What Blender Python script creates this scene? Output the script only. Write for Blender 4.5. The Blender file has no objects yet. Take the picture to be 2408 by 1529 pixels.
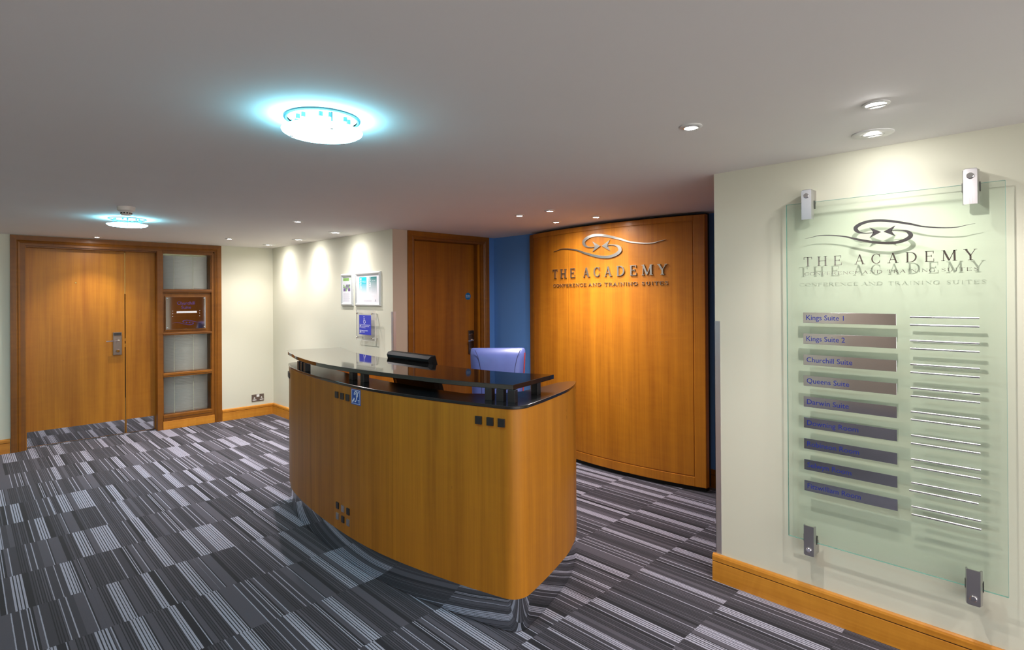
import bpy, math, random
from mathutils import Matrix, Vector
random.seed(7)
D = bpy.data
SC = bpy.context.scene
COL = SC.collection
PI = math.pi
H = 2.136                      # ceiling height
WB, WR, WF, WD, WBL = 7.33, 2.83, 2.88, 4.51, 4.17   # wall planes

# ------------------------------------------------------------------ camera
cam_d = D.cameras.new('camera')
cam = D.objects.new('camera', cam_d)
COL.objects.link(cam)
SC.camera = cam
cam_d.sensor_fit = 'HORIZONTAL'
cam_d.sensor_width = 36.0
cam_d.lens = 36.0 * 1314.92 / 2408.0
cam_d.shift_x = 0.0
cam_d.shift_y = -(764.5 - 693.64) / 2408.0
cam_d.clip_start = 0.02
R_ = Vector((0.71203348, -0.70211726, -0.00629994))
U_ = Vector((0.00294113, -0.00598991, 0.99997774))
F_ = Vector((0.70213936, 0.71203615, 0.0022))
cam.matrix_world = Matrix(((R_.x, U_.x, -F_.x, 0.0), (R_.y, U_.y, -F_.y, 0.0), (R_.z, U_.z, -F_.z, 1.5), (0, 0, 0, 1)))

# ------------------------------------------------------------------ view / world
SC.view_settings.view_transform = 'Standard'
SC.view_settings.look = 'None'
SC.view_settings.gamma = 1.0
SC.view_settings.use_curve_mapping = False
SC.view_settings.exposure = 1.48
SC.cycles.max_bounces = 10
SC.cycles.diffuse_bounces = 6
SC.cycles.glossy_bounces = 5
SC.cycles.transmission_bounces = 8
SC.cycles.sample_clamp_indirect = 4.0
SC.cycles.caustics_refractive = False
SC.cycles.use_denoising = True
w = D.worlds.new('world'); SC.world = w; w.use_nodes = True
w.node_tree.nodes['Background'].inputs[0].default_value = (1.0, 0.955, 0.93, 1)
w.node_tree.nodes['Background'].inputs[1].default_value = 1.4      # fill light entering by an added open front behind the viewer

# light levels (watts / emission strengths), tuned against the photograph
P_DOWN = 22.0
P_WASH = 19.0
P_PANEL = 19.0
E_ROUND = 12.0
P_ROUND = 9.0
C_DOWN = (1.0, 0.91, 0.89)
C_ROUND = (0.26, 0.80, 1.0)

# ------------------------------------------------------------------ materials
def N(nt, t, **kw):
    n = nt.nodes.new(t)
    for k, v in kw.items():
        if k.startswith('i_'):
            n.inputs[k[2:].replace('_', ' ')].default_value = v
        else:
            setattr(n, k, v)
    return n

def newmat(name):
    m = D.materials.new(name); m.use_nodes = True
    nt = m.node_tree
    return m, nt, nt.nodes['Principled BSDF']

def rgba(c): return (c[0], c[1], c[2], 1.0)

def plain(name, col, rough=0.5, metal=0.0, spec=0.5, noise=0.0, nscale=40.0, bump=0.0, coat=0.0, emit=None, estr=0.0):
    m, nt, b = newmat(name)
    b.inputs['Base Color'].default_value = rgba(col)
    b.inputs['Roughness'].default_value = rough
    b.inputs['Metallic'].default_value = metal
    b.inputs['Specular IOR Level'].default_value = spec
    b.inputs['Coat Weight'].default_value = coat
    if noise or bump:
        g = N(nt, 'ShaderNodeNewGeometry')
        n = N(nt, 'ShaderNodeTexNoise'); n.inputs['Scale'].default_value = nscale; n.inputs['Detail'].default_value = 4
        nt.links.new(g.outputs['Position'], n.inputs['Vector'])
        if noise:
            mx = N(nt, 'ShaderNodeMix', data_type='RGBA')
            mx.inputs[6].default_value = rgba([c * (1 - noise) for c in col])
            mx.inputs[7].default_value = rgba([min(1, c * (1 + noise)) for c in col])
            nt.links.new(n.outputs['Fac'], mx.inputs[0]); nt.links.new(mx.outputs[2], b.inputs['Base Color'])
        if bump:
            bp = N(nt, 'ShaderNodeBump'); bp.inputs['Strength'].default_value = bump; bp.inputs['Distance'].default_value = 0.002
            nt.links.new(n.outputs['Fac'], bp.inputs['Height']); nt.links.new(bp.outputs['Normal'], b.inputs['Normal'])
    if emit:
        b.inputs['Emission Color'].default_value = rgba(emit); b.inputs['Emission Strength'].default_value = estr
    return m

def wood(name, dark, light, axis='z', rough=0.42, coat=0.06, board=0.0, figure=0.35, seed=0.0, fleck=True):
    """veneer: grain streaks along one axis, soft cross figure, small gum flecks; board = leaf width for tone steps"""
    m, nt, b = newmat(name)
    g = N(nt, 'ShaderNodeNewGeometry')
    def mapped(sc, loc=(0, 0, 0)):
        mp = N(nt, 'ShaderNodeMapping'); mp.inputs['Scale'].default_value = sc
        mp.inputs['Location'].default_value = (loc[0] + seed, loc[1] + seed * 1.7, loc[2] + seed * .6)
        nt.links.new(g.outputs['Position'], mp.inputs['Vector']); return mp
    def s(along, across):
        return {'z': (across, across, along), 'x': (along, across, across), 'y': (across, along, across)}[axis]
    n1 = N(nt, 'ShaderNodeTexNoise'); n1.inputs['Scale'].default_value = 1.0; n1.inputs['Detail'].default_value = 5; n1.inputs['Roughness'].default_value = 0.6
    nt.links.new(mapped(s(0.5, 9)).outputs[0], n1.inputs['Vector'])
    n2 = N(nt, 'ShaderNodeTexNoise'); n2.inputs['Scale'].default_value = 1.0; n2.inputs['Detail'].default_value = 3
    nt.links.new(mapped(s(1.6, 90), (3, 1, 2)).outputs[0], n2.inputs['Vector'])
    n3 = N(nt, 'ShaderNodeTexNoise'); n3.inputs['Scale'].default_value = 1.0; n3.inputs['Detail'].default_value = 2; n3.inputs['Distortion'].default_value = 1.2
    nt.links.new(mapped(s(15, 4), (5, 4, 1)).outputs[0], n3.inputs['Vector'])
    def math_(op, a, bb):
        n = N(nt, 'ShaderNodeMath', operation=op)
        for i, v in enumerate((a, bb)):
            if isinstance(v, (int, float)): n.inputs[i].default_value = v
            else: nt.links.new(v, n.inputs[i])
        return n.outputs[0]
    f = math_('ADD', math_('MULTIPLY', n1.outputs['Fac'], 1.0), math_('MULTIPLY', n2.outputs['Fac'], 0.35))
    f = math_('ADD', f, math_('MULTIPLY', n3.outputs['Fac'], figure))
    if board:
        sx = N(nt, 'ShaderNodeSeparateXYZ'); nt.links.new(g.outputs['Position'], sx.inputs[0])
        d = math_('FLOOR', math_('DIVIDE', sx.outputs['Y'], board), 0)
        wn = N(nt, 'ShaderNodeTexWhiteNoise', noise_dimensions='1D'); nt.links.new(d, wn.inputs['W'])
        f = math_('ADD', f, math_('MULTIPLY', wn.outputs['Value'], 0.16))
    f = math_('SUBTRACT', f, 0.36 + figure * .35 + (0.08 if board else 0))
    r = N(nt, 'ShaderNodeValToRGB')
    r.color_ramp.elements[0].position = 0.12; r.color_ramp.elements[0].color = rgba(dark)
    r.color_ramp.elements[1].position = 0.62; r.color_ramp.elements[1].color = rgba(light)
    nt.links.new(f, r.inputs[0])
    colout = r.outputs[0]
    if fleck:
        v = N(nt, 'ShaderNodeTexVoronoi'); v.inputs['Scale'].default_value = 1.0
        nt.links.new(mapped(s(2.6, 11), (9, 2, 4)).outputs[0], v.inputs['Vector'])
        lt = N(nt, 'ShaderNodeMapRange'); lt.inputs['From Min'].default_value = 0.016; lt.inputs['From Max'].default_value = 0.034
        nt.links.new(v.outputs['Distance'], lt.inputs['Value'])
        mx = N(nt, 'ShaderNodeMix', data_type='RGBA'); mx.inputs[6].default_value = rgba([c * .45 for c in dark])
        nt.links.new(lt.outputs[0], mx.inputs[0]); nt.links.new(colout, mx.inputs[7]); colout = mx.outputs[2]
    nt.links.new(colout, b.inputs['Base Color'])
    b.inputs['Roughness'].default_value = rough
    b.inputs['Specular IOR Level'].default_value = 0.36
    b.inputs['Coat Weight'].default_value = coat
    b.inputs['Coat Roughness'].default_value = 0.18
    bp = N(nt, 'ShaderNodeBump'); bp.inputs['Strength'].default_value = 0.05; bp.inputs['Distance'].default_value = 0.001
    nt.links.new(n2.outputs['Fac'], bp.inputs['Height']); nt.links.new(bp.outputs['Normal'], b.inputs['Normal'])
    return m

def brushed(name, col, rough, axis='y', amt=0.12):
    m, nt, b = newmat(name)
    b.inputs['Base Color'].default_value = rgba(col); b.inputs['Metallic'].default_value = 1.0
    g = N(nt, 'ShaderNodeNewGeometry'); mp = N(nt, 'ShaderNodeMapping')
    mp.inputs['Scale'].default_value = {'y': (600, 6, 600), 'x': (6, 600, 600), 'z': (600, 600, 6)}[axis]
    n = N(nt, 'ShaderNodeTexNoise'); n.inputs['Scale'].default_value = 1.0
    nt.links.new(g.outputs['Position'], mp.inputs[0]); nt.links.new(mp.outputs[0], n.inputs['Vector'])
    mr = N(nt, 'ShaderNodeMapRange'); mr.inputs['To Min'].default_value = max(0.01, rough - amt * .5); mr.inputs['To Max'].default_value = rough + amt
    nt.links.new(n.outputs['Fac'], mr.inputs['Value']); nt.links.new(mr.outputs[0], b.inputs['Roughness'])
    return m

def carpet_mat():
    m, nt, b = newmat('carpet_tiles')
    base, lt, dk, mid = (0.088, 0.082, 0.103), (0.40, 0.395, 0.48), (0.016, 0.016, 0.022), (0.050, 0.047, 0.060)
    rnd = random.Random(23)
    # one long bar code of stripes (widths in metres)
    bars = []
    def add(wd, c): bars.append((wd, c))
    L = 0.0
    while L < 2.4:
        k = rnd.random(); start = len(bars)
        if k < .15: add(rnd.uniform(.025, .05), base)
        elif k < .30: add(rnd.uniform(.014, .03), dk)
        elif k < .43:
            for _ in range(rnd.choice((3, 4, 4))):
                add(rnd.uniform(.006, .010), lt); add(rnd.uniform(.003, .005), dk)
        elif k < .62:
            add(.0045, lt); add(.006, dk)
            if rnd.random() < .5: add(.004, lt); add(.01, dk)
            add(rnd.uniform(.012, .03), base)
        elif k < .90:
            for _ in range(rnd.choice((4, 6, 7))):
                add(.004, dk); add(rnd.uniform(.005, .009), mid if rnd.random() < .5 else base)
        else: add(.0045, lt); add(rnd.uniform(.02, .035), mid)
        L += sum(x[0] for x in bars[start:])
    tot = sum(x[0] for x in bars)
    g = N(nt, 'ShaderNodeNewGeometry'); sx = N(nt, 'ShaderNodeSeparateXYZ'); nt.links.new(g.outputs['Position'], sx.inputs[0])
    def M_(op, a, bb=0.0, c=None):
        n = N(nt, 'ShaderNodeMath', operation=op)
        for i, v in enumerate([a, bb] + ([c] if c is not None else [])):
            if isinstance(v, (int, float)): n.inputs[i].default_value = v
            else: nt.links.new(v, n.inputs[i])
        return n.outputs[0]
    row = M_('FLOOR', M_('DIVIDE', M_('SUBTRACT', sx.outputs['Y'], 1.22), 0.474))
    wr = N(nt, 'ShaderNodeTexWhiteNoise', noise_dimensions='1D'); nt.links.new(row, wr.inputs['W'])
    xs = M_('ADD', sx.outputs['X'], 0.0)
    tile = M_('FLOOR', M_('DIVIDE', xs, 0.474))
    cv = N(nt, 'ShaderNodeCombineXYZ'); nt.links.new(row, cv.inputs[0]); nt.links.new(tile, cv.inputs[1])
    wt = N(nt, 'ShaderNodeTexWhiteNoise', noise_dimensions='2D'); nt.links.new(cv.outputs[0], wt.inputs['Vector'])
    wob = N(nt, 'ShaderNodeTexNoise'); wob.inputs['Scale'].default_value = 260; wob.inputs['Detail'].default_value = 1
    nt.links.new(g.outputs['Position'], wob.inputs['Vector'])
    xj = M_('ADD', xs, M_('MULTIPLY', M_('SUBTRACT', wob.outputs['Fac'], 0.5), 0.0035))
    t = M_('FRACT', M_('ADD', M_('DIVIDE', xj, tot), M_('MULTIPLY', wt.outputs['Value'], 7.0)))
    # split the code over several constant ramps of <=31 stops
    segs = []; cur = []; pos = 0.0; p0 = 0.0
    for wd, c in bars:
        cur.append((pos, c)); pos += wd / tot
        if len(cur) == 30: segs.append((p0, pos, cur)); cur = []; p0 = pos
    if cur: segs.append((p0, 1.0, cur))
    out = None
    for (a, z, lst) in segs:
        r = N(nt, 'ShaderNodeValToRGB'); cr = r.color_ramp; cr.interpolation = 'CONSTANT'
        while len(cr.elements) > 1: cr.elements.remove(cr.elements[-1])
        cr.elements[0].position = 0.0; cr.elements[0].color = rgba(lst[0][1])
        for p, c in lst[1:]:
            e = cr.elements.new(min(.9999, (p - a) / (z - a))); e.color = rgba(c)
        u = M_('DIVIDE', M_('SUBTRACT', t, a), z - a); nt.links.new(u, r.inputs[0])
        if out is None: out = r.outputs[0]
        else:
            mx = N(nt, 'ShaderNodeMix', data_type='RGBA'); nt.links.new(M_('GREATER_THAN', t, a), mx.inputs[0])
            nt.links.new(out, mx.inputs[6]); nt.links.new(r.outputs[0], mx.inputs[7]); out = mx.outputs[2]
    # pile fuzz
    nz = N(nt, 'ShaderNodeTexNoise'); nz.inputs['Scale'].default_value = 420; nz.inputs['Detail'].default_value = 2
    nt.links.new(g.outputs['Position'], nz.inputs['Vector'])
    mr = N(nt, 'ShaderNodeMapRange'); mr.inputs['To Min'].default_value = .45; mr.inputs['To Max'].default_value = 1.45
    nt.links.new(nz.outputs['Fac'], mr.inputs['Value'])
    vm = N(nt, 'ShaderNodeVectorMath', operation='SCALE'); nt.links.new(out, vm.inputs[0]); nt.links.new(mr.outputs[0], vm.inputs['Scale'])
    nt.links.new(vm.outputs[0], b.inputs['Base Color'])
    b.inputs['Roughness'].default_value = 0.95; b.inputs['Specular IOR Level'].default_value = 0.1
    b.inputs['Sheen Weight'].default_value = 0.15
    bp = N(nt, 'ShaderNodeBump'); bp.inputs['Strength'].default_value = .35; bp.inputs['Distance'].default_value = .003
    nt.links.new(nz.outputs['Fac'], bp.inputs['Height']); nt.links.new(bp.outputs['Normal'], b.inputs['Normal'])
    return m

def glass_mat(name, col, tint=0.08, rough=0.0, alpha_mix=0.0):
    """thin architectural glass: tinted transparency with fresnel reflection"""
    m, nt, b = newmat(name)
    nt.nodes.remove(b)
    o = nt.nodes['Material Output']
    tr = N(nt, 'ShaderNodeBsdfTransparent'); tr.inputs[0].default_value = rgba(col)
    gl = N(nt, 'ShaderNodeBsdfGlossy'); gl.inputs['Roughness'].default_value = rough
    fr = N(nt, 'ShaderNodeFresnel'); fr.inputs[0].default_value = 1.5
    mx = N(nt, 'ShaderNodeMixShader')
    g_ = N(nt, 'ShaderNodeNewGeometry'); iv = N(nt, 'ShaderNodeMath', operation='SUBTRACT'); iv.inputs[0].default_value = 1.0; nt.links.new(g_.outputs['Backfacing'], iv.inputs[1])
    ml = N(nt, 'ShaderNodeMath', operation='MULTIPLY'); nt.links.new(fr.outputs[0], ml.inputs[0]); nt.links.new(iv.outputs[0], ml.inputs[1])
    nt.links.new(ml.outputs[0], mx.inputs[0]); nt.links.new(tr.outputs[0], mx.inputs[1]); nt.links.new(gl.outputs[0], mx.inputs[2])
    last = mx.outputs[0]
    if alpha_mix:
        df = N(nt, 'ShaderNodeBsdfDiffuse'); df.inputs[0].default_value = (.8, .9, .86, 1)
        m2 = N(nt, 'ShaderNodeMixShader'); m2.inputs[0].default_value = alpha_mix
        nt.links.new(last, m2.inputs[1]); nt.links.new(df.outputs[0], m2.inputs[2]); last = m2.outputs[0]
    nt.links.new(last, o.inputs[0])
    return m

def emitter(name, col, strength):
    m, nt, b = newmat(name); nt.nodes.remove(b)
    e = N(nt, 'ShaderNodeEmission'); e.inputs[0].default_value = rgba(col); e.inputs[1].default_value = strength
    nt.links.new(e.outputs[0], nt.nodes['Material Output'].inputs[0]); return m

M = {}
M['carpet'] = carpet_mat()
M['ceiling'] = plain('ceiling_paint', (0.80, 0.782, 0.765), .85, spec=.2, noise=.02, nscale=3)
M['cream'] = plain('cream_paint', (0.665, 0.66, 0.535), .6, spec=.25, bump=.06, nscale=300)
M['blue'] = plain('blue_paint', (0.10, 0.25, 0.58), .6, spec=.3, bump=.05, nscale=300)
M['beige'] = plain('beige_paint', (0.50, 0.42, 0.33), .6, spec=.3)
M['wood_door'] = wood('cherry_veneer_door', (0.29, 0.098, 0.005), (0.50, 0.202, 0.010), 'z', figure=.12)
M['wood_door2'] = wood('cherry_veneer_staff_door', (0.22, 0.068, 0.006), (0.37, 0.132, 0.011), 'z', figure=.2, seed=3.3)
M['wood_frame'] = wood('stained_frame', (0.14, 0.044, 0.003), (0.26, 0.092, 0.005), 'z', fleck=False, seed=5)
M['wood_frame_x'] = wood('stained_frame_across', (0.14, 0.044, 0.003), (0.26, 0.092, 0.005), 'x', fleck=False, seed=5)
M['wood_base_x'] = wood('skirting_wood_x', (0.44, 0.15, 0.012), (0.66, 0.29, 0.035), 'x', fleck=False, seed=8)
M['wood_base_y'] = wood('skirting_wood_y', (0.44, 0.16, 0.012), (0.68, 0.30, 0.035), 'y', fleck=False, seed=8)
M['wood_desk'] = wood('cherry_veneer_desk', (0.30, 0.104, 0.006), (0.52, 0.204, 0.013), 'z', board=.28, figure=.08, seed=1.1)
M['wood_panel'] = wood('cherry_veneer_feature', (0.33, 0.100, 0.006), (0.56, 0.206, 0.012), 'z', board=.31, figure=.2, seed=2.2)
M['groove'] = plain('dark_joint', (0.03, 0.012, 0.004), .8)
M['granite'] = plain('black_gloss_top', (0.008, 0.008, 0.009), .045, spec=.9, coat=.5)
M['counter'] = plain('black_satin_top', (0.010, 0.010, 0.011), .2, spec=.6)
M['black'] = plain('black_plastic', (0.005, 0.005, 0.006), .45, spec=.18)
M['black_satin'] = plain('black_satin_metal', (0.012, 0.012, 0.013), .35, spec=.6)
M['chrome'] = plain('polished_chrome', (0.82, 0.82, 0.84), .07, metal=1)
M['rail'] = plain('satin_chrome', (0.86, 0.86, 0.88), .2, metal=1)
M['steel_lock'] = brushed('brushed_steel_dark_reflection', (0.24, 0.20, 0.17), .28, 'z')  # dark brown reflection put into the colour of the lock steel
M['mirror'] = plain('mirror_steel', (0.62, 0.64, 0.66), .045, metal=1, bump=.02, nscale=8)
M['steel'] = brushed('brushed_steel', (0.50, 0.49, 0.50), .30, 'z')
M['steel_h'] = brushed('brushed_steel_across', (0.62, 0.62, 0.66), .09, 'y', .05)
M['steel_letter'] = brushed('brushed_steel_letter', (0.52, 0.49, 0.44), .30, 'y')
M['steel_guard'] = brushed('brushed_steel_guard', (0.60, 0.58, 0.60), .48, 'z')
M['trim_white'] = plain('white_enamel', (0.72, 0.72, 0.70), .35)
M['alu'] = plain('satin_aluminium', (0.72, 0.77, 0.78), .33, metal=.55)
M['paper'] = plain('printed_paper', (0.80, 0.80, 0.84), .5)
M['glass_green'] = glass_mat('green_float_glass', (0.925, 0.965, 0.945))
M['glass_edge'] = plain('green_glass_edge', (0.22, 0.42, 0.36), .15, spec=.8)
M['glass_clear'] = glass_mat('clear_glazing', (0.97, 0.98, 0.98))
M['acrylic'] = glass_mat('clear_acrylic', (0.95, 0.95, 0.96), alpha_mix=.06)
M['sign_blue'] = plain('blue_print', (0.035, 0.055, 0.50), .35)
M['ink_blue'] = plain('blue_lettering', (0.008, 0.02, 0.24), .5)
M['ink_purple'] = plain('purple_lettering', (0.05, 0.02, 0.19), .4)
M['ink_white'] = plain('white_print', (0.85, 0.88, 0.92), .5)
M['ink_grey'] = plain('grey_print', (0.42, 0.43, 0.50), .5)
M['sticker'] = plain('blue_sticker', (0.01, 0.08, 0.38), .35)
M['disc_blue'] = plain('blue_disc_print', (0.0, 0.12, 0.33), .4)
M['slat'] = plain('aluminium_slats', (0.72, 0.74, 0.70), .35)
M['cord'] = plain('blind_cord', (0.50, 0.52, 0.38), .7)
M['leather'] = plain('blue_leather', (0.085, 0.115, 0.32), .32, noise=.15, nscale=14, bump=.25)
M['leather_seam'] = plain('dark_stitching', (0.03, 0.03, 0.10), .6)
M['red'] = plain('red_strip', (0.36, 0.03, 0.03), .5)
M['socket_face'] = plain('bronze_socket_plate', (0.19, 0.15, 0.13), .35, metal=.6)
M['white_plastic'] = plain('white_plastic', (0.80, 0.80, 0.78), .35)
M['detector'] = plain('detector_plastic', (0.70, 0.66, 0.60), .45)
M['dark'] = plain('dark_void', (0.01, 0.009, 0.008), .8)
M['brass'] = plain('brass', (0.38, 0.25, 0.08), .25, metal=1)
M['bulb'] = emitter('halogen_lens', (1.0, 0.97, 0.95), 120)
M['round_glow'] = emitter('lit_frosted_dish', C_ROUND, E_ROUND)
M['round_refl'] = plain('lamp_reflector', (0.55, 0.75, 0.80), .2, metal=.5, emit=(0.5, 0.9, 1.0), estr=1.2)
M['rim_teal'] = plain('lamp_ring', (0.01, 0.05, 0.06), .5)
M['louvre'] = plain('lamp_louvre_print', (0.03, 0.08, 0.2), .5)
M['tube'] = emitter('head_rail_glow', (0.95, 1.0, 0.55), 2.2)  # added glow standing in for the lit head rail, not a tube

# ------------------------------------------------------------------ geometry helpers
class G:
    def __init__(s, f=None):
        s.v = []; s.f = []; s.map = f or (lambda p: p); s.smooth = []
    def add(s, vs, fs, smooth=False):
        o = len(s.v); s.v += [tuple(s.map(p)) for p in vs]
        s.f += [tuple(o + i for i in f) for f in fs]; s.smooth += [smooth] * len(fs); return s
    def box(s, a, b):
        x0, x1 = sorted((a[0], b[0])); y0, y1 = sorted((a[1], b[1])); z0, z1 = sorted((a[2], b[2]))
        return s.add([(x0, y0, z0), (x1, y0, z0), (x1, y1, z0), (x0, y1, z0), (x0, y0, z1), (x1, y0, z1), (x1, y1, z1), (x0, y1, z1)],
                     [(0, 3, 2, 1), (4, 5, 6, 7), (0, 1, 5, 4), (1, 2, 6, 5), (2, 3, 7, 6), (3, 0, 4, 7)])
    def prism(s, pts, z0, z1, smooth=False):
        """polygon in the first two coordinates, extruded along the third"""
        n = len(pts)
        a = sum(pts[i][0] * pts[(i + 1) % n][1] - pts[(i + 1) % n][0] * pts[i][1] for i in range(n))
        if a < 0: pts = pts[::-1]
        vs = [(p[0], p[1], z0) for p in pts] + [(p[0], p[1], z1) for p in pts]
        s.add(vs, [tuple(range(n))[::-1], tuple(range(n, 2 * n))])
        o = len(s.v) - 2 * n
        for i in range(n):
            j = (i + 1) % n
            s.f.append((o + i, o + j, o + n + j, o + n + i)); s.smooth.append(smooth)
        return s
    def lathe(s, prof, c=(0, 0), seg=40, smooth=True, axis='z'):
        """prof = [(radius, height)]; revolved about the third coordinate"""
        vs = []; fs = []
        for r, z in prof:
            for k in range(seg):
                a = 2 * PI * k / seg; vs.append((c[0] + r * math.cos(a), c[1] + r * math.sin(a), z))
        for i in range(len(prof) - 1):
            for k in range(seg):
                k2 = (k + 1) % seg
                fs.append((i * seg + k, i * seg + k2, (i + 1) * seg + k2, (i + 1) * seg + k))
        return s.add(vs, fs, smooth)
    def strip(s, pts, ws, z0, z1):
        """ribbon of varying width along a centre line"""
        L = []; R = []
        for i, p in enumerate(pts):
            a = pts[max(0, i - 1)]; b = pts[min(len(pts) - 1, i + 1)]
            dx, dy = b[0] - a[0], b[1] - a[1]; l = math.hypot(dx, dy) or 1
            nx, ny = -dy / l, dx / l; w_ = ws[i] / 2
            L.append((p[0] + nx * w_, p[1] + ny * w_)); R.append((p[0] - nx * w_, p[1] - ny * w_))
        n = len(pts)
        vs = [(x, y, z0) for x, y in L + R] + [(x, y, z1) for x, y in L + R]
        fs = []
        for i in range(n - 1):
            fs += [(i, i + 1, n + i + 1, n + i), (2 * n + i, 3 * n + i, 3 * n + i + 1, 2 * n + i + 1),
                   (i, 2 * n + i, 2 * n + i + 1, i + 1), (n + i, n + i + 1, 3 * n + i + 1, 3 * n + i)]
        fs += [(0, n, 3 * n, 2 * n), (n - 1, 3 * n - 1, 4 * n - 1, 2 * n - 1)][:1] + [(n - 1, 3 * n - 1, 4 * n - 1, 2 * n - 1)]
        return s.add(vs, fs)
    def tube(s, pts, r, seg=10):
        vs = []; fs = []; n = len(pts)
        for i, p in enumerate(pts):
            a = Vector(pts[max(0, i - 1)]); b = Vector(pts[min(n - 1, i + 1)]); d = (b - a).normalized()
            u = d.orthogonal().normalized() if i == 0 else (u - d * u.dot(d)).normalized()
            v = d.cross(u); rr = r[i] if isinstance(r, (list, tuple)) else r
            for k in range(seg):
                t = 2 * PI * k / seg; q = Vector(p) + (u * math.cos(t) + v * math.sin(t)) * rr; vs.append(tuple(q))
        for i in range(n - 1):
            for k in range(seg):
                k2 = (k + 1) % seg; fs.append((i * seg + k, i * seg + k2, (i + 1) * seg + k2, (i + 1) * seg + k))
        s.add(vs, fs, True)
        s.add([vs[k] for k in range(seg)], [tuple(range(seg))[::-1]]); s.add([vs[(n - 1) * seg + k] for k in range(seg)], [tuple(range(seg))])
        return s
    def build(s, name, mat, parent=None, bevel=0.0, seg=2, kind=None, label=None, wn=False):
        me = D.meshes.new(name)
        o = D.objects.new(name, me); COL.objects.link(o)
        org = Vector((0, 0, 0)); p = parent
        while p is not None:
            org += p.location; p = p.parent
        if parent is None and not kind:
            xs = [v[0] for v in s.v]; ys = [v[1] for v in s.v]; zs = [v[2] for v in s.v]
            org = Vector(((min(xs) + max(xs)) / 2, (min(ys) + max(ys)) / 2, min(zs))); o.location = org
        me.from_pydata([(v[0] - org.x, v[1] - org.y, v[2] - org.z) for v in s.v], [], s.f)
        for poly, sm in zip(me.polygons, s.smooth): poly.use_smooth = sm
        import bmesh
        bm = bmesh.new(); bm.from_mesh(me); bmesh.ops.recalc_face_normals(bm, faces=bm.faces); bm.to_mesh(me); bm.free()
        if any(s.smooth): me.set_sharp_from_angle(angle=math.radians(35))
        me.materials.append(mat)
        if parent is not None: o.parent = parent
        if bevel:
            md = o.modifiers.new('bevel', 'BEVEL'); md.width = bevel; md.segments = seg; md.limit_method = 'ANGLE'; md.harden_normals = False
        if kind: o['kind'] = kind
        if label: o['label'] = label
        return o

def thing(name, label, cat, loc=(0, 0, 0), group=None, kind=None):
    o = D.objects.new(name, None); COL.objects.link(o); o.location = loc; o.empty_display_size = .1
    if kind: o['kind'] = kind
    if label: o['label'] = label; o['category'] = cat
    if group: o['group'] = group
    return o
def tag(o, label, cat, group=None):
    o['label'] = label; o['category'] = cat
    if group: o['group'] = group
    return o

# wall frames: local (u right, v up, w out of the wall)
def on_back(y0):  return lambda p: (p[0], y0 - p[2], p[1])            # walls facing -Y
def on_side(x0, y0=0.0):  return lambda p: (x0 - p[2], y0 - p[0], p[1])   # walls facing -X ; u = y0 - Y

def text_on(s, body, fmap, u, v, size, w0, w1, align='LEFT', rot=0.0, fitw=None, yscale=1.0):
    """flat lettering from the built-in sans, extruded w0..w1, appended to the G collector s"""
    cu = D.curves.new('txt', 'FONT'); cu.body = body; cu.size = size; cu.resolution_u = 3
    cu.align_x = align
    ob = D.objects.new('txt', cu); COL.objects.link(ob)
    dg = bpy.context.evaluated_depsgraph_get(); dg.update()
    me = D.meshes.new_from_object(ob.evaluated_get(dg))
    xs = [x.co.x for x in me.vertices] or [0, 1]
    k = 1.0
    if fitw: k = fitw / max(1e-6, max(xs) - min(xs))
    x0 = min(xs) if align == 'LEFT' else 0
    n = len(me.vertices); c, sn = math.cos(rot), math.sin(rot)
    def tr(co): 
        x = (co.x - x0) * k; y = co.y * yscale
        return (u + c * x - sn * y, v + sn * x + c * y)
    P = [tr(x.co) for x in me.vertices]
    old = s.map; s.map = fmap
    fs = [tuple(p.vertices) for p in me.polygons]
    from collections import Counter
    ec = Counter()
    for f in fs:
        for i in range(len(f)): ec[frozenset((f[i], f[(i + 1) % len(f)]))] += 1
    side = []
    for f in fs:
        for i in range(len(f)):
            a, b = f[i], f[(i + 1) % len(f)]
            if ec[frozenset((a, b))] == 1: side.append((a, b, b + n, a + n))
    s.add([(x, y, w0) for x, y in P] + [(x, y, w1) for x, y in P], [tuple(i + n for i in f) for f in fs] + [f[::-1] for f in fs] + side)
    s.map = old
    D.objects.remove(ob); D.meshes.remove(me); D.curves.remove(cu)
    return s

# serif capitals drawn in a unit box
TK, TN, SF = .17, .065, .055
def arc(cx, cy, rx, ry, a0, a1, n=18): return [(cx + rx * math.cos(math.radians(a0 + (a1 - a0) * i / n)), cy + ry * math.sin(math.radians(a0 + (a1 - a0) * i / n))) for i in range(n + 1)]
def aw(a0, a1, n=18): return [TN + (TK - TN) * abs(math.cos(math.radians(a0 + (a1 - a0) * i / n))) ** 1.5 for i in range(n + 1)]
def serif(x, y, w=.34): return ([(x - w / 2, y), (x + w / 2, y)], [SF, SF])
def line(x0, y0, x1, y1, t): return ([(x0, y0), (x1, y1)], [t, t])
b0, t0 = SF / 2, 1 - SF / 2
def E_(x=.2): return [line(x, 0, x, 1, TK), line(x - .15, t0, .86, t0, TN), line(x - .15, b0, .9, b0, TN), line(x, .53, .68, .53, TN), line(.86, 1, .86, .76, TN), line(.9, 0, .9, .27, TN), line(.68, .43, .68, .63, TN)]
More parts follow.
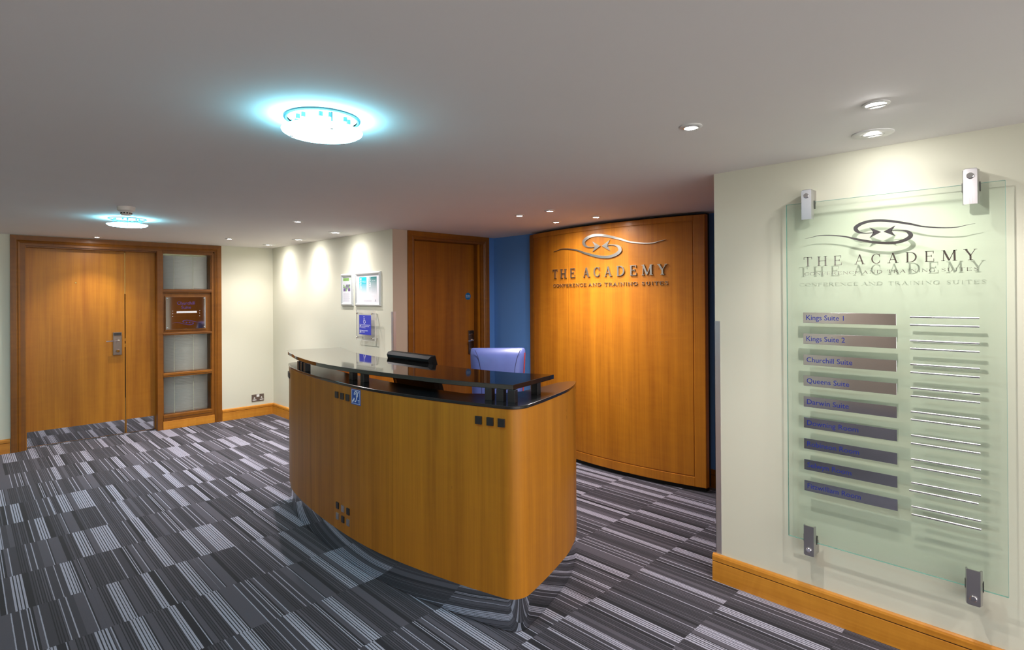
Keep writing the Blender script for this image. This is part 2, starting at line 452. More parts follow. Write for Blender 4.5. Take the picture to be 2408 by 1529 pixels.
GL = {
 'T': [line(.5, 0, .5, 1, TK), serif(.5, b0, .4), line(.04, t0, .96, t0, TN), line(.06, 1, .06, .76, TN), line(.94, 1, .94, .76, TN)],
 'H': [line(.2, 0, .2, 1, TK), line(.8, 0, .8, 1, TK), line(.2, .52, .8, .52, TN), serif(.2, b0), serif(.2, t0), serif(.8, b0), serif(.8, t0)],
 'E': E_(),
 'F': [line(.2, 0, .2, 1, TK), line(.05, t0, .9, t0, TN), line(.2, .5, .7, .5, TN), line(.9, 1, .9, .74, TN), line(.7, .4, .7, .62, TN), serif(.22, b0, .4)],
 'A': [line(.14, 0, .5, 1, TN * 1.1), line(.82, 0, .48, 1, TK), line(.26, .34, .7, .34, TN), serif(.14, b0, .28), serif(.84, b0, .32)],
 'C': [(arc(.54, .5, .44, .47, 42, 318), aw(42, 318)), line(.88, .64, .88, .98, TN), line(.88, .36, .88, .12, TN * .8)],
 'G': [(arc(.52, .5, .43, .47, 42, 312), aw(42, 312)), line(.86, .64, .86, .98, TN), line(.84, .06, .84, .42, TK * .9), serif(.84, .44, .36)],
 'O': [(arc(.5, .5, .43, .47, 0, 360, 28), aw(0, 360, 28))],
 'D': [line(.2, 0, .2, 1, TK), (arc(.38, .5, .5, .47, -90, 90), aw(-90, 90)), line(.05, t0, .4, t0, TN), line(.05, b0, .4, b0, TN)],
 'M': [line(.14, 0, .17, 1, TN), line(.17, 1, .5, .05, TK), line(.5, .05, .83, 1, TN), line(.84, 0, .82, 1, TK), serif(.13, b0, .24), serif(.85, b0, .28), serif(.12, t0, .2), serif(.88, t0, .2)],
 'N': [line(.16, 0, .16, 1, TN), line(.18, .98, .84, .02, TK), line(.84, 0, .84, 1, TN), serif(.16, b0, .3), serif(.12, t0, .22), serif(.84, t0, .3)],
 'R': [line(.2, 0, .2, 1, TK), (arc(.42, .74, .3, .235, -90, 90), aw(-90, 90)), line(.05, t0, .44, t0, TN), line(.2, .505, .44, .505, TN), line(.44, .5, .86, .02, TK), serif(.2, b0), serif(.88, b0, .22)],
 'I': [line(.5, 0, .5, 1, TK), serif(.5, b0, .4), serif(.5, t0, .4)],
 'S': [([(.8, .8), (.7, .93), (.5, .97), (.3, .93), (.2, .77), (.27, .62), (.5, .51), (.74, .4), (.82, .24), (.72, .08), (.5, .03), (.28, .07), (.18, .22)], [TN, TN, TN, .08, .11, .15, .17, .15, .11, .08, TN, TN, TN]), line(.8, .98, .8, .74, TN), line(.18, .02, .18, .28, TN)],
 'U': [line(.2, .35, .2, 1, TK), (arc(.49, .36, .29, .33, 180, 360), aw(180, 360)), line(.78, .35, .78, 1, TN), serif(.2, t0), serif(.78, t0, .26)],
 'Y': [line(.5, 0, .5, .45, TK), line(.5, .42, .15, 1, TK), line(.5, .42, .85, 1, TN), serif(.5, b0, .38), serif(.15, t0, .32), serif(.85, t0, .26)],
}
GW = {'I': .5, 'M': 1.25, 'O': 1.1, 'C': 1.0, 'G': 1.08, 'N': 1.08, 'H': 1.08, 'D': 1.08, 'S': .82, 'E': .9, 'F': .88, 'T': 1.0, 'A': 1.08, 'R': 1.0, 'U': 1.05, 'Y': 1.05}
def glyph(s, ch, u0, u1, v0, v1, w0, w1, kk=1.0):
    for pts, ws in GL[ch]:
        sx, sy = u1 - u0, v1 - v0
        # build in target metric so that widths stay even
        P = [(u0 + x * sx, v0 + y * sy) for x, y in pts]
        ws = [q * kk for q in ws]
        s.strip(P, [q * (sx * .55 + sy * .45) if abs(P[0][0] - P[-1][0]) < abs(P[0][1] - P[-1][1]) or len(P) > 2 else q * sy for q in ws], w0, w1)
    return s

TITLE = [('T', -.311, -.274), ('H', -.255, -.21), ('E', -.187, -.152), ('A', -.105, -.064), ('C', -.042, -.006), ('A', .017, .057), ('D', .079, .121), ('E', .144, .178), ('M', .198, .249), ('Y', .268, .31)]
SUB = [('CONFERENCE', -.308, -.085), ('AND', -.075, 0.0), ('TRAINING', .015, .18), ('SUITES', .197, .313)]
def catmull(P, k=6):
    out = []
    for i in range(len(P) - 1):
        a, b, c, d = P[max(0, i - 1)], P[i], P[i + 1], P[min(len(P) - 1, i + 2)]
        for j in range(k):
            t = j / k
            out.append(tuple(.5 * (2 * b[m] + (c[m] - a[m]) * t + (2 * a[m] - 5 * b[m] + 4 * c[m] - d[m]) * t * t + (3 * b[m] - a[m] - 3 * c[m] + d[m]) * t ** 3) for m in range(len(b))))
    out.append(tuple(P[-1])); return out
SWIRL = [(.304, .006, .0008), (.275, .0015, .002), (.247, -.0035, .0032), (.199, -.001, .0045), (.141, .009, .0058), (.104, .0215, .008), (.056, .0355, .0095), (.0255, .043, .0102), (-.005, .048, .0104), (-.042, .0495, .0112),
         (-.072, .0435, .0125), (-.091, .034, .0145), (-.099, .0245, .016), (-.0955, .014, .0145), (-.085, .005, .0085), (-.070, .0005, .0045), (-.051, -.0015, .0032), (-.031, -.001, .003)]
ARROW = [(-.004, 0), (-.047, .023), (-.033, 0), (-.047, -.023)]
def emblem(parent, fmap, sc, w0, w1, mat, name='emblem'):
    P = catmull(SWIRL)
    for sg in (1, -1):
        s = G(fmap)
        s.strip([(sg * x * sc, sg * y * sc) for x, y, _ in P], [q * sc for _, _, q in P], w0, w1)
        s.build('emblem_swirl', mat, parent)
        s = G(fmap)
        a = [(sg * x * sc, sg * y * sc) for x, y in ARROW]
        for tri in ((a[0], a[1], a[2]), (a[0], a[2], a[3])): s.prism(list(tri), w0, w1)
        s.build('emblem_arrowhead', mat, parent)
def title(parent, fmap, sc, w0, w1, mat, kk=1.0):
    for ch, a, b in TITLE:
        glyph(G(fmap), ch, a * sc, b * sc, -.134 * sc, -.0915 * sc, w0, w1, kk).build('letter', mat, parent)
def subtitle(parent, fmap, sc, w0, w1, mat):
    for wd, a, b in SUB:
        gap = .13; tot = sum(GW[c] for c in wd) + gap * (len(wd) - 1); k = (b - a) / tot; x = a
        for c in wd:
            glyph(G(fmap), c, x * sc, (x + GW[c] * k) * sc, -.1753 * sc, -.1615 * sc, w0, w1, .72).build('letter', mat, parent)
            x += (GW[c] + gap) * k

# ------------------------------------------------------------------ room shell
XL, YF = -3.2, -3.0
G().box((XL - .1, YF - .1, -.1), (WBL + .1, WB + .9, 0)).build('floor', M['carpet'], kind='structure')
G().box((XL - .1, YF - .1, H), (WBL + .1, WB + .9, H + .1)).build('ceiling', M['ceiling'], kind='structure')
# back wall with the opening for the door set
OX0, OX1, OZ = .35, 2.245, 2.12
s = G(); s.box((XL, WB, 0), (OX0, WB + .12, H)); s.box((OX1, WB, 0), (WF + .1, WB + .12, H)); s.box((OX0, WB, OZ), (OX1, WB + .12, H))
s.build('wall_back', M['cream'], kind='structure')
G().box((WF, WD, 0), (WF + .12, WB, H)).build('wall_posters', M['cream'], kind='structure')
# wall of the staff door, with its opening
s = G(); s.box((WF + .12, WD, 0), (3.05, WD + .2, H)); s.box((4.075, WD, 0), (WBL, WD + .2, H)); s.box((3.05, WD, 2.125), (4.075, WD + .2, H)); s.box((3.0, WD + .2, 0), (4.17, WD + .24, H))
o = s.build('wall_alcove', M['cream'], kind='structure')
G().box((4.0755, WD - .003, 0), (WBL, WD, H)).build('wall_alcove_blue_return', M['blue'], kind='structure')
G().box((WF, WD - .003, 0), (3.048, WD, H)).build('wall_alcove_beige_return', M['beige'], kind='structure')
G().box((WBL, 1.3, 0), (WBL + .12, WD + .2, H)).build('wall_blue', M['blue'], kind='structure')
s = G(); s.box((WR, YF, 0), (WR + .2, 1.348, H)); s.box((WR + .2, 1.148, 0), (WBL, 1.348, H))
s.build('wall_right', M['cream'], kind='structure')
s = G(); s.box((XL - .1, YF, 0), (XL, WB, H)); s.build('wall_left', M['beige'], kind='structure')
G().box((XL, 2.35, 0), (XL + .02, WB, H)).build('wall_left_cream_stretch', M['cream'], kind='structure')
G().box((XL, YF - .1, 0), (WR, YF, .12)).build('wall_front', M['cream'], kind='structure')
for nm, a, b, ax in (('added_window_1', XL, WR, 'x'),):      # made-up window front, unseen, added to let the fill light in
    g_ = G(); n_ = 5
    for k in range(n_ + 1):
        c_ = a + (b - a) * k / n_
        if ax == 'x': g_.box((c_ - .03, YF - .08, .12), (c_ + .03, YF - .02, H))
        else: g_.box((XL - .08, c_ - .03, .25), (XL - .02, c_ + .03, H))
    if ax == 'x': g_.box((a, YF - .08, 1.98), (b, YF - .02, 2.03))
    else: g_.box((XL - .08, a, 1.98), (XL - .02, b, 2.03))
    g_.build(nm, M['alu'], kind='structure')
# dim room behind the sidelight
s = G(); s.box((1.5, WB + .8, 0), (2.4, WB + .9, H)); s.box((1.5, WB + .2, 0), (1.56, WB + .8, H)); s.box((2.34, WB + .12, 0), (2.4, WB + .8, H))
s.build('wall_room_beyond', M['beige'], kind='structure')

# skirting: moulded two-step profile
def skirting(name, a, b, n, mat, h=.14):
    """a->b along the wall foot, n = outward normal"""
    prof = [(0, 0), (.016, 0), (.016, h * .70), (.0125, h * .715), (.0125, h * .735), (.0165, h * .75), (.0165, h * .90), (.013, h * .965), (.006, h), (0, h)]
    vs = []; k = len(prof)
    for p in (a, b):
        for q, z in prof: vs.append((p[0] + n[0] * q, p[1] + n[1] * q, z))
    fs = [(i, (i + 1) % k, k + (i + 1) % k, k + i) for i in range(k)] + [tuple(range(k))[::-1], tuple(range(k, 2 * k))]
    g = G(); g.add(vs, fs); o = g.build(name, mat, kind='structure')
    gr = G(); off = .0128
    c = [(p[0] + n[0] * o_, p[1] + n[1] * o_, z) for p in (a, b) for o_, z in ((0.01, h * .716), (off, h * .716), (off, h * .735), (.01, h * .735))]
    gr.add(c, [(0, 1, 5, 4), (1, 2, 6, 5), (2, 3, 7, 6), (3, 0, 4, 7)]); q = gr.build('skirting_groove', M['groove'], o)
    return o
skirting('baseboard_back', (2.26, WB), (WF - .017, WB), (0, -1), M['wood_base_x'])
skirting('baseboard_back_left', (XL, WB), (.34, WB), (0, -1), M['wood_base_x'])
skirting('baseboard_posters', (WF, WB), (WF, WD - .0), (-1, 0), M['wood_base_y'])
skirting('baseboard_right', (WR, 1.364), (WR, YF), (-1, 0), M['wood_base_y'])
skirting('baseboard_right_return', (WR - .0, 1.348), (WBL, 1.348), (0, 1), M['wood_base_x'])
skirting('baseboard_blue', (WBL, WD), (WBL, 1.365), (-1, 0), M['wood_frame'])

# timber doors on the alcove's near side, facing the staff door
for x0, x1 in ((3.12, 3.60), (3.606, 4.10)):
    G().box((x0, 1.349, .02), (x1, 1.385, 2.08)).build('door_3', M['wood_door2'], kind='structure', bevel=.002)
# corner guards
def guard(x, y, sy, label):
    r = thing('corner_guard', label, 'corner guard', (x, y, .145 if sy > 0 else .145))
    s = G(); z0, z1 = .145, 1.362
    s.box((x - .002, y - sy * .028, z0), (x - .0002, y + sy * .002, z1)); s.box((x - .002, y + sy * .0002, z0), (x + .03, y + sy * .002, z1))
    s.build('angle_strip', M['steel_guard'], r); return r
guard(WR, 1.348, 1, 'long steel corner guard on the near cream wall end, above the skirting')
guard(WF, WD - .003, -1, 'narrow steel corner guard on the far cream wall end beside the dark wooden door')

# ------------------------------------------------------------------ double door and sidelight
fb = on_back(7.31)
def casing(parent, f, x0, x1, top, wd, d0, d1):
    """moulded architrave round an opening: two jambs and a head, mitred"""
    def prof(k): return [(0, d0), (0, d1), (wd * .62, d1), (wd * .70, d1 - .006), (wd * .80, d1 - .003), (wd * .9, d1 - .008), (wd, d1 - .012), (wd, d0)]
    pr = prof(0); n = len(pr)
    for side in (0, 1):
        vs = []
        for z in (0, 1):
            for q, d in pr:
                x = x0 + q if side == 0 else x1 - q
                vs.append((x, 0 if z == 0 else top - q, d))
        G(f).add(vs, [(i, (i + 1) % n, n + (i + 1) % n, n + i) for i in range(n)] + [tuple(range(n)), tuple(range(n, 2 * n))]).build('architrave', M['wood_frame'], parent)
    vs = []
    for k in (0, 1):
        for q, d in pr: vs.append(((x0 + q) if k == 0 else (x1 - q), top - q, d))
    G(f).add(vs, [(i, (i + 1) % n, n + (i + 1) % n, n + i) for i in range(n)] + [tuple(range(n)), tuple(range(n, 2 * n))]).build('architrave', M['wood_frame_x'], parent)

f1 = on_back(WB)
fr = thing('door_1', 'wide double door set with window panel', 'door', (1.3, WB, 0), kind='structure')
casing(fr, f1, .344, 2.255, 2.131, .075, -.05, .022)
LY = -.10     # leaf plane offset behind the wall face
s = G(f1)
s.box((.405, 0, LY - .05), (.456, OZ, .0)); s.build('jamb', M['wood_frame'], fr)
G(f1).box((.456, 2.032, LY - .05), (2.17, OZ, .0)).build('head_lining', M['wood_frame_x'], fr)
G(f1).box((.456, 0, LY - .02), (.464, 2.032, -.02)).build('door_stop', M['wood_door'], fr)
G(f1).box((.456, 2.018, LY - .02), (1.585, 2.033, -.025)).build('door_stop', M['wood_frame_x'], fr)
G(f1).box((1.585, 0, LY - .05), (1.640, 2.04, .004)).build('mullion', M['wood_frame'], fr, bevel=.002)
G(f1).box((2.150, 0, LY - .05), (2.19, 2.04, .002)).build('jamb', M['wood_frame'], fr, bevel=.002)
# leaves
def leaf(x0, x1, z0, z1, w0, f, mat, parent, name='door_leaf'):
    return G(f).box((x0, z0, w0 - .045), (x1, z1, w0)).build(name, mat, parent, bevel=.0015)
lf1 = leaf(.466, 1.294, .008, 2.018, LY, f1, M['wood_door'], fr)
lf2 = leaf(1.303, 1.585, .008, 2.018, LY, f1, M['wood_door'], fr)
G(f1).box((.466, .012, LY), (1.290, .160, LY + .0015)).build('kick_plate', M['mirror'], fr)
G(f1).box((1.308, .012, LY), (1.575, .160, LY + .0015)).build('kick_plate', M['mirror'], fr)
G(f1).box((1.294, .008, LY - .04), (1.303, 2.018, LY - .012)).build('meeting_strip', M['dark'], fr)
s = G(f1); s.box((1.2945, .96, LY - .012), (1.3025, 1.0, LY - .001)); s.box((1.2945, 1.03, LY - .012), (1.3025, 1.06, LY - .001)); s.box((1.2945, 1.55, LY - .012), (1.3025, 2.01, LY - .006)); s.box((1.2945, .02, LY - .012), (1.3025, .4, LY - .006))
s.build('latch_plate', M['brass'], fr)
G(f1).lathe([(0, LY + .003), (.008, LY + .003), (.010, LY)], (.865, 1.670), 20).build('peephole', M['brass'], fr)

def card_lock(parent, f, x0, x1, z0, z1, w, hx, hz, hx2, name='card_lock'):
    """plate with card slot, lever handle and thumb turn; lever points to -u"""
    body = G(f).box((x0, z0, w), (x1, z1, w + .016)).build(name, M['steel_lock'], parent, bevel=.003)
    cx = (x0 + x1) / 2
    G(f).box((x0 + .008, z1 - .042, w + .016), (x1 - .006, z1 - .038, w + .024)).build('card_slot', M['chrome'], body)
    G(f).box((x0 + .006, z1 - .036, w + .016), (x1 - .006, z1 - .006, w + .018)).build('reader_window', M['black_satin'], body)
    G(f).tube([(hx, hz, w + .016), (hx, hz, w + .05), (hx - .012, hz, w + .058), (hx2, hz + .004 - .01, w + .056)], [.011, .010, .0095, .008], 14).build('lever_handle', M['chrome'], body)
    s = G(f); s.lathe([(.019, w + .016), (.019, w + .022), (.015, w + .028), (0, w + .028)], (cx + .002, z0 + .045), 24); s.build('thumb_turn', M['chrome'], body)
    return body
card_lock(fr, f1, 1.184, 1.265, .881, 1.130, LY, 1.232, 1.043, 1.118)

# sidelight: rails, glazing, blinds, timber panel with name plate
sd = on_back(WB)
def rail(z0, z1, out=.006, mat='wood_frame_x', inw=-.09): return G(sd).box((1.640, z0, inw), (2.150, z1, out)).build('glazing_rail', M[mat], fr, bevel=.003)
rail(2.012, 2.045); rail(1.566, 1.603); rail(1.077, 1.101, .012); rail(.597, .640, .010); rail(.094, .166, .012); 
G(sd).box((1.636, .0, -.06), (2.176, .094, .016)).build('bottom_rail', M['wood_base_x'], fr, bevel=.003)
for z in (1.58, 1.089, .615, .13):
    G(sd).box((1.642, z - .002, .0), (2.148, z + .001, .0135 if z < 1.5 else .0075)).build('rail_bead', M['groove'], fr)
G(sd).box((1.640, 1.101, -.06), (2.150, 1.566, -.035)).build('timber_panel', M['wood_frame'], fr)
G(sd).box((1.665, 1.125, -.035), (2.098, 1.527, -.020)).build('plate_backing', M['wood_frame'], fr, bevel=.003)
for z0, z1 in ((1.603, 2.012), (.640, 1.077), (.166, .597)):
    G(sd).box((1.640, z0, -.030), (2.150, z1, -.026)).build('glass_pane', M['glass_clear'], fr)
    # frame beads round each pane
    s = G(sd); s.box((1.640, z0, -.026), (1.648, z1, -.014)); s.box((2.142, z0, -.026), (2.150, z1, -.014)); s.build('glazing_bead', M['wood_frame'], fr)

def blind(z0, z1, head, lab, n):
    r = thing('venetian_blind', lab, 'blind', (1.89, WB + .07, z0), 'venetian blinds behind the door set glass')
    top = z1 - (.022 if head else 0.0)
    for k in range(n):
        z = z0 + .006 + (top - z0 - .01) * k / (n - 1)
        s = G(sd); P = []
        tilt = math.radians(48)
        for j in range(5):
            t = (j - 2) / 2 * .0125
            bow = .0018 * (1 - (j - 2) ** 2 / 4)
            P.append((z + t * math.sin(tilt) + bow * math.cos(tilt), -.070 + t * math.cos(tilt) - bow * math.sin(tilt)))
        vs = [(1.645, a, b_) for a, b_ in P] + [(2.118, a, b_) for a, b_ in P]
        s.add(vs, [(j, j + 1, 6 + j, 5 + j) for j in range(4)], True)
        so = s.build('slat', M['slat'], r); md = so.modifiers.new('t', 'SOLIDIFY'); md.thickness = .0004
    for x in (1.765, 1.965):
        s = G(sd); s.tube([(x, z0, -.055), (x, z1 - .005, -.055)], .0014, 6)
        for k in range(n): 
            z = z0 + .006 + (top - z0 - .01) * k / (n - 1); s.box((x - .003, z - .003, -.0575), (x + .003, z + .003, -.0545))
        s.build('ladder_cord', M['cord'], r)
    if head: G(sd).box((1.648, z1 - .018, -.088), (2.115, z1 - .003, -.06)).build('head_rail', M['cord'], r, bevel=.002)
    return r
blind(1.606, 2.009, True, 'grey slatted blind behind the topmost pane of the door sidelight', 23)
blind(.642, 1.077, False, 'grey slatted blind behind the middle pane, under the room name plate', 26)
blind(.168, .596, False, 'grey slatted blind behind the lowest pane of the sidelight, near the floor', 26)
tl = thing('added_glow_strip', 'added glowing yellow green strip for the lit head rail of the upper blind', 'light', (1.88, WB + .10, 1.995))
G(sd).box((1.652, 1.992, -.0955), (2.11, 2.006, -.092)).build('tube', M['tube'], tl)  # glowing strip added in place of the head rail lit from behind
G(sd).box((1.645, 1.99, -.11), (2.12, 2.009, -.0965)).build('glow_strip_back', M['white_plastic'], tl)

# room name plate on the sidelight
pl = thing('room_name_plate', 'mirror finish room name plate with purple lettering between the sidelight panes', 'sign', (1.88, WB + .01, 1.14))
fp = lambda p: (p[0], WB + .019 - p[2], p[1])
G(fp).box((1.672, 1.141, 0), (2.088, 1.514, .006)).build('plate', M['mirror'], pl, bevel=.001)
for x in (1.688, 2.073):
    for z in (1.158, 1.498):
        G(fp).lathe([(.008, .006), (.0075, .010), (.004, .013), (0, .0135)], (x, z), 16).build('screw_cap', M['chrome'], pl)
s = G(); text_on(s, 'Churchill', fp, 1.88, 1.425, .052, .006, .0066, 'CENTER'); text_on(s, 'Suite', fp, 1.88, 1.376, .052, .006, .0066, 'CENTER'); s.build('lettering', M['ink_purple'], pl)
s = G(fp)
for z in (1.352, 1.322, 1.290): s.box((1.742, z - .0012, .006), (2.03, z + .0012, .0085)); s.box((1.742, z - .004, .006), (1.748, z + .004, .01)); s.box((2.024, z - .004, .006), (2.03, z + .004, .01))
s.build('sign_slot', M['chrome'], pl)
G(fp).box((1.782, 1.326, .0085), (1.992, 1.348, .0095)).build('paper_strip', M['paper'], pl)
s = G(); text_on(s, 'THIS ROOM IS PRE-BOOKED FOR THE DAY', fp, 1.79, 1.3335, .008, .0095, .0098, fitw=.19); s.build('strip_text', M['ink_grey'], pl)
f_em = lambda p: (1.90 + p[0], WB + .019 - p[2], 1.215 + p[1])
P = catmull(SWIRL)
s = G(f_em)
for sg in (1, -1):
    s.strip([(sg * x * .55, sg * y * .55) for x, y, _ in P], [q * .55 for _, _, q in P], .006, .0066)
    s.prism([(sg * x * .55, sg * y * .55) for x, y in ARROW], .006, .0066)
s.build('emblem', M['ink_purple'], pl)

# double socket
so = thing('power_socket', 'bronze double power socket with white inserts low on the back wall', 'socket', (2.683, WB, .185))
G(f1).box((2.607, .188, 0), (2.757, .276, .007)).build('face_plate', M['socket_face'], so, bevel=.002)
G(f1).box((2.665, .243, .007), (2.700, .273, .010)).build('switch', M['white_plastic'], so, bevel=.001)
for cx in (2.640, 2.727):
    s = G(f1); s.prism([(cx - .022, .2), (cx + .022, .2), (cx + .022, .213), (cx - .022, .213)], .007, .0085); s.prism([(cx - .008 + 0, .222), (cx + .008, .222), (cx + .009, .232), (cx + .004, .242), (cx - .004, .242), (cx - .009, .232)], .007, .0085); i_ = s.build('socket_insert', M['white_plastic'], so)
    for a_, b_, c_ in ((-.014, -.007, .204), (.007, .014, .204), (-.005, .005, .228)): G(f1).box((cx + a_, c_, .0085), (cx + b_, c_ + .004, .009)).build('pin_hole', M['dark'], i_)

# ------------------------------------------------------------------ staff door in the alcove
f2 = on_back(WD)
d2 = thing('door_2', 'dark wooden staff door in the alcove', 'door', (3.56, WD, 0), kind='structure')
casing(d2, f2, 3.042, 4.083, 2.134, .076, -.05, .022)
s = G(f2); s.box((3.10, 0, -.165), (3.13, 2.09, 0.0)); s.build('jamb', M['wood_frame'], d2)
s = G(f2); s.box((3.985, 0, -.165), (4.02, 2.09, 0.0)); s.build('jamb', M['wood_frame'], d2)
G(f2).box((3.975, 0, -.055), (3.986, 2.06, -.03)).build('door_stop', M['wood_door'], d2)
G(f2).box((3.13, 2.06, -.165), (3.985, 2.1, 0.0)).build('head_lining', M['wood_frame_x'], d2)
leaf(3.133, 3.983, .008, 2.058, -.12, f2, M['wood_door2'], d2)
card_lock(d2, f2, 3.893, 3.968, .88, 1.132, -.12, 3.935, 1.028, 3.85)
sk = G(f2).lathe([(.0385, -.12), (.0385, -.1192), (0, -.1192)], (3.898, 1.501), 32).build('fire_door_sticker', M['disc_blue'], d2)
s = G(); text_on(s, 'Fire door', f2, 3.898, 1.507, .014, -.1192, -.1188, 'CENTER'); text_on(s, 'keep shut', f2, 3.898, 1.491, .014, -.1192, -.1188, 'CENTER'); s.build('sticker_text', M['ink_white'], sk)

# ------------------------------------------------------------------ curved feature panel
PYC, PR, PX0 = 2.814, 3.38, 3.912
def px(y): return PX0 + PR - math.sqrt(max(0, PR * PR - (y - PYC) ** 2))
fa = lambda p: (px(-p[0]) - p[2], -p[0], p[1])        # u = -Y, bent round the arc
pn = thing('curved_wall_panel', 'tall bowed cherry wood feature panel standing in front of the blue wall', 'panel', (3.95, 2.9, .035))
def bent(u0, u1, v0, v1, w0, w1, name, mat, parent, n=24, bevel=0):
    s = G(fa); vs = []; fs = []
    for i in range(n + 1):
        u = u0 + (u1 - u0) * i / n
        vs += [(u, v0, w0), (u, v1, w0), (u, v1, w1), (u, v0, w1)]
    for i in range(n):
        a, b = 4 * i, 4 * i + 4
        for j in range(4): fs.append((a + j, a + (j + 1) % 4, b + (j + 1) % 4, b + j))
    fs += [(0, 1, 2, 3), tuple(4 * n + k for k in (3, 2, 1, 0))]
    s.add(vs, fs)
    return s.build(name, mat, parent, bevel=bevel)
bent(-3.88, -1.985, .035, 2.112, -.04, .0, 'backing_board', M['wood_panel'], pn, 32)
bent(-3.80, -2.075, .115, 2.062, .0, .004, 'veneer_field', M['wood_panel'], pn, 30, .002)
bent(-3.88, -3.805, .035, 2.112, .0, .006, 'stile', M['wood_frame'], pn, 3, .003)
bent(-2.068, -1.985, .035, 2.112, .0, .008, 'stile', M['wood_panel'], pn, 3, .006)
bent(-3.805, -2.068, .035, .108, .0, .007, 'bottom_rail', M['wood_panel'], pn, 28, .003)
bent(-3.805, -2.068, 2.069, 2.112, .0, .007, 'top_rail', M['wood_panel'], pn, 28, .003)
bent(-3.262, -3.260, .118, 2.06, .0, .0044, 'leaf_joint', M['wood_frame'], pn, 2)
bent(-3.87, -1.99, .035, 2.125, -.075, -.045, 'black_backing', M['dark'], pn, 32)
bent(-3.85, -2.0, 0.0, .035, -.075, -.02, 'plinth', M['dark'], pn, 32)
LS = 1.95
flet = lambda p: fa((p[0] - 2.868, p[1] + 1.924, p[2] + .004))
em = thing('metal_emblem', 'brushed steel double swirl and arrows emblem on the bowed wooden panel', 'emblem', (px(2.87) - .01, 2.87, 1.82))
emblem(em, flet, LS, .001, .010, M['steel_letter'])
tt = thing('wall_lettering', 'large steel serif letters reading THE ACADEMY on the bowed wooden panel', 'lettering', (px(2.87) - .01, 2.87, 1.66))
title(tt, flet, LS, .001, .011, M['steel_letter'])
st = thing('wall_lettering', 'small steel letters reading CONFERENCE AND TRAINING SUITES on the wooden panel', 'lettering', (px(2.87) - .01, 2.87, 1.58))
subtitle(st, flet, LS, .001, .008, M['steel_letter'])

# ------------------------------------------------------------------ glass directory on the right wall
XG = 2.775                                            # front face of the glass
fg = lambda p: (XG - p[2], .582 - p[0], 1.762 + p[1])   # u centred on the emblem
fgw = lambda p: (XG - p[2], -p[0], p[1])
dr = thing('directory_sign', 'tall green glass directory sign with steel name plates, clamped to the near right wall', 'sign', (XG, .58, .364))
gp = G(fgw).box((-.968, .364, -.010), (-.191, 1.921, 0)).build('glass_panel', M['glass_green'], dr)
s = G(fgw); 
for a, b in (((-.969, .364, -.0095), (-.968, 1.921, -.0005)), ((-.191, .364, -.0095), (-.190, 1.921, -.0005)), ((-.968, .363, -.0095), (-.191, .364, -.0005)), ((-.968, 1.921, -.0095), (-.191, 1.922, -.0005))): s.box(a, b)
s.build('polished_edge', M['glass_edge'], gp)
emblem(dr, fg, 1.0, .0004, .0016, M['steel_h'])
title(dr, fg, 1.0, .0004, .0016, M['steel_h'], .8)
subtitle(dr, fg, 1.0, .0004, .0014, M['steel_h'])
def clamp(yc, z0, z1, zb, up):
    c = thing('clamp', None, None, (0, 0, 0)); 
    c.parent = dr; c.location = Vector((XG, yc, z0)) - dr.location
    h = .021
    # folded channel: flat front with angled cheeks
    s = G(lambda p: (XG - p[2], yc - p[0], p[1]))
    s.prism([(0, 0)], 0, 0) if False else None
    vs = []; prof = [(-h - .005, .004), (-h, .022), (h, .022), (h + .005, .004), (h, .002), (h - .004, .017), (-h + .004, .017), (-h, .002)]
    for z in (z0, z1): vs += [(x, z, w_) for x, w_ in prof]
    n = len(prof); s.add(vs, [(i, (i + 1) % n, n + (i + 1) % n, n + i) for i in range(n)] + [tuple(range(n)), tuple(range(n, 2 * n))])
    s.build('clamp_body', M['steel'], c)
    s = G(lambda p: (XG - p[2], yc - p[0], p[1])); s.box((-h + .002, zb - .03, -.055), (h - .002, zb + .03, .016)) ; s.build('clamp_block', M['steel'], c, bevel=.002)
    ze = 1.921 if up else .364
    s = G(lambda p: (XG - p[2], yc - p[0], p[1])); s.box((-h - .007, ze - .03, -.014), (h + .007, ze + .006, .003)) if up else s.box((-h - .007, ze - .006, -.014), (h + .007, ze + .03, .003)); s.build('rubber_pad', M['black_satin'], c)
    G(lambda p: (XG - p[2], yc - p[0], p[1])).lathe([(.0115, .022), (.0115, .026), (.0095, .028), (0, .028)], (0, zb), 28).build('clamp_button', M['chrome'], c)
    return c
for yc in (.873, .290):
    clamp(yc, 1.842, 1.974, 1.950, True); clamp(yc, .308, .440, .332, False)
NAMES = ['Kings Suite 1', 'Kings Suite 2', 'Churchill Suite', 'Queens Suite', 'Darwin Suite', 'Downing Room', 'Robinson Room', 'Selwyn Room', 'Fitzwilliam Room']
LW = [.153, .157, .185, .172, .17, .206, .208, .178, .213]
for i, nm in enumerate(NAMES):
    zt = 1.416 - i * .0966
    p_ = G(fgw).box((-.896, zt - .048, .0003), (-.535, zt, .0035)).build('name_plate', M['steel_h'], dr, bevel=.0006)
    s = G(); text_on(s, nm, fgw, -.882, zt - .034, .032, .0035, .0040, fitw=LW[i]); s.build('plate_lettering', M['ink_blue'], p_)
for i in range(9):
    for k in range(2):
        z = 1.4045 - i * .0970 - k * .0325
        dy = -.007 if (i, k) == (7, 1) else 0
        s = G(fgw); seg = 8; vs = []
        for u in (-.487 + dy, -.268 + dy):
            for j in range(seg + 1): a = PI * j / seg; vs.append((u, z + .0048 * math.cos(a), .0003 + .0062 * math.sin(a)))
        s.add(vs, [(j, j + 1, seg + 2 + j, seg + 1 + j) for j in range(seg)], True); s.add([vs[j] for j in range(seg + 1)], [tuple(range(seg + 1))]); s.add(vs[seg + 1:], [tuple(range(seg + 1))])
        s.build('slot_rail', M['rail'], dr)

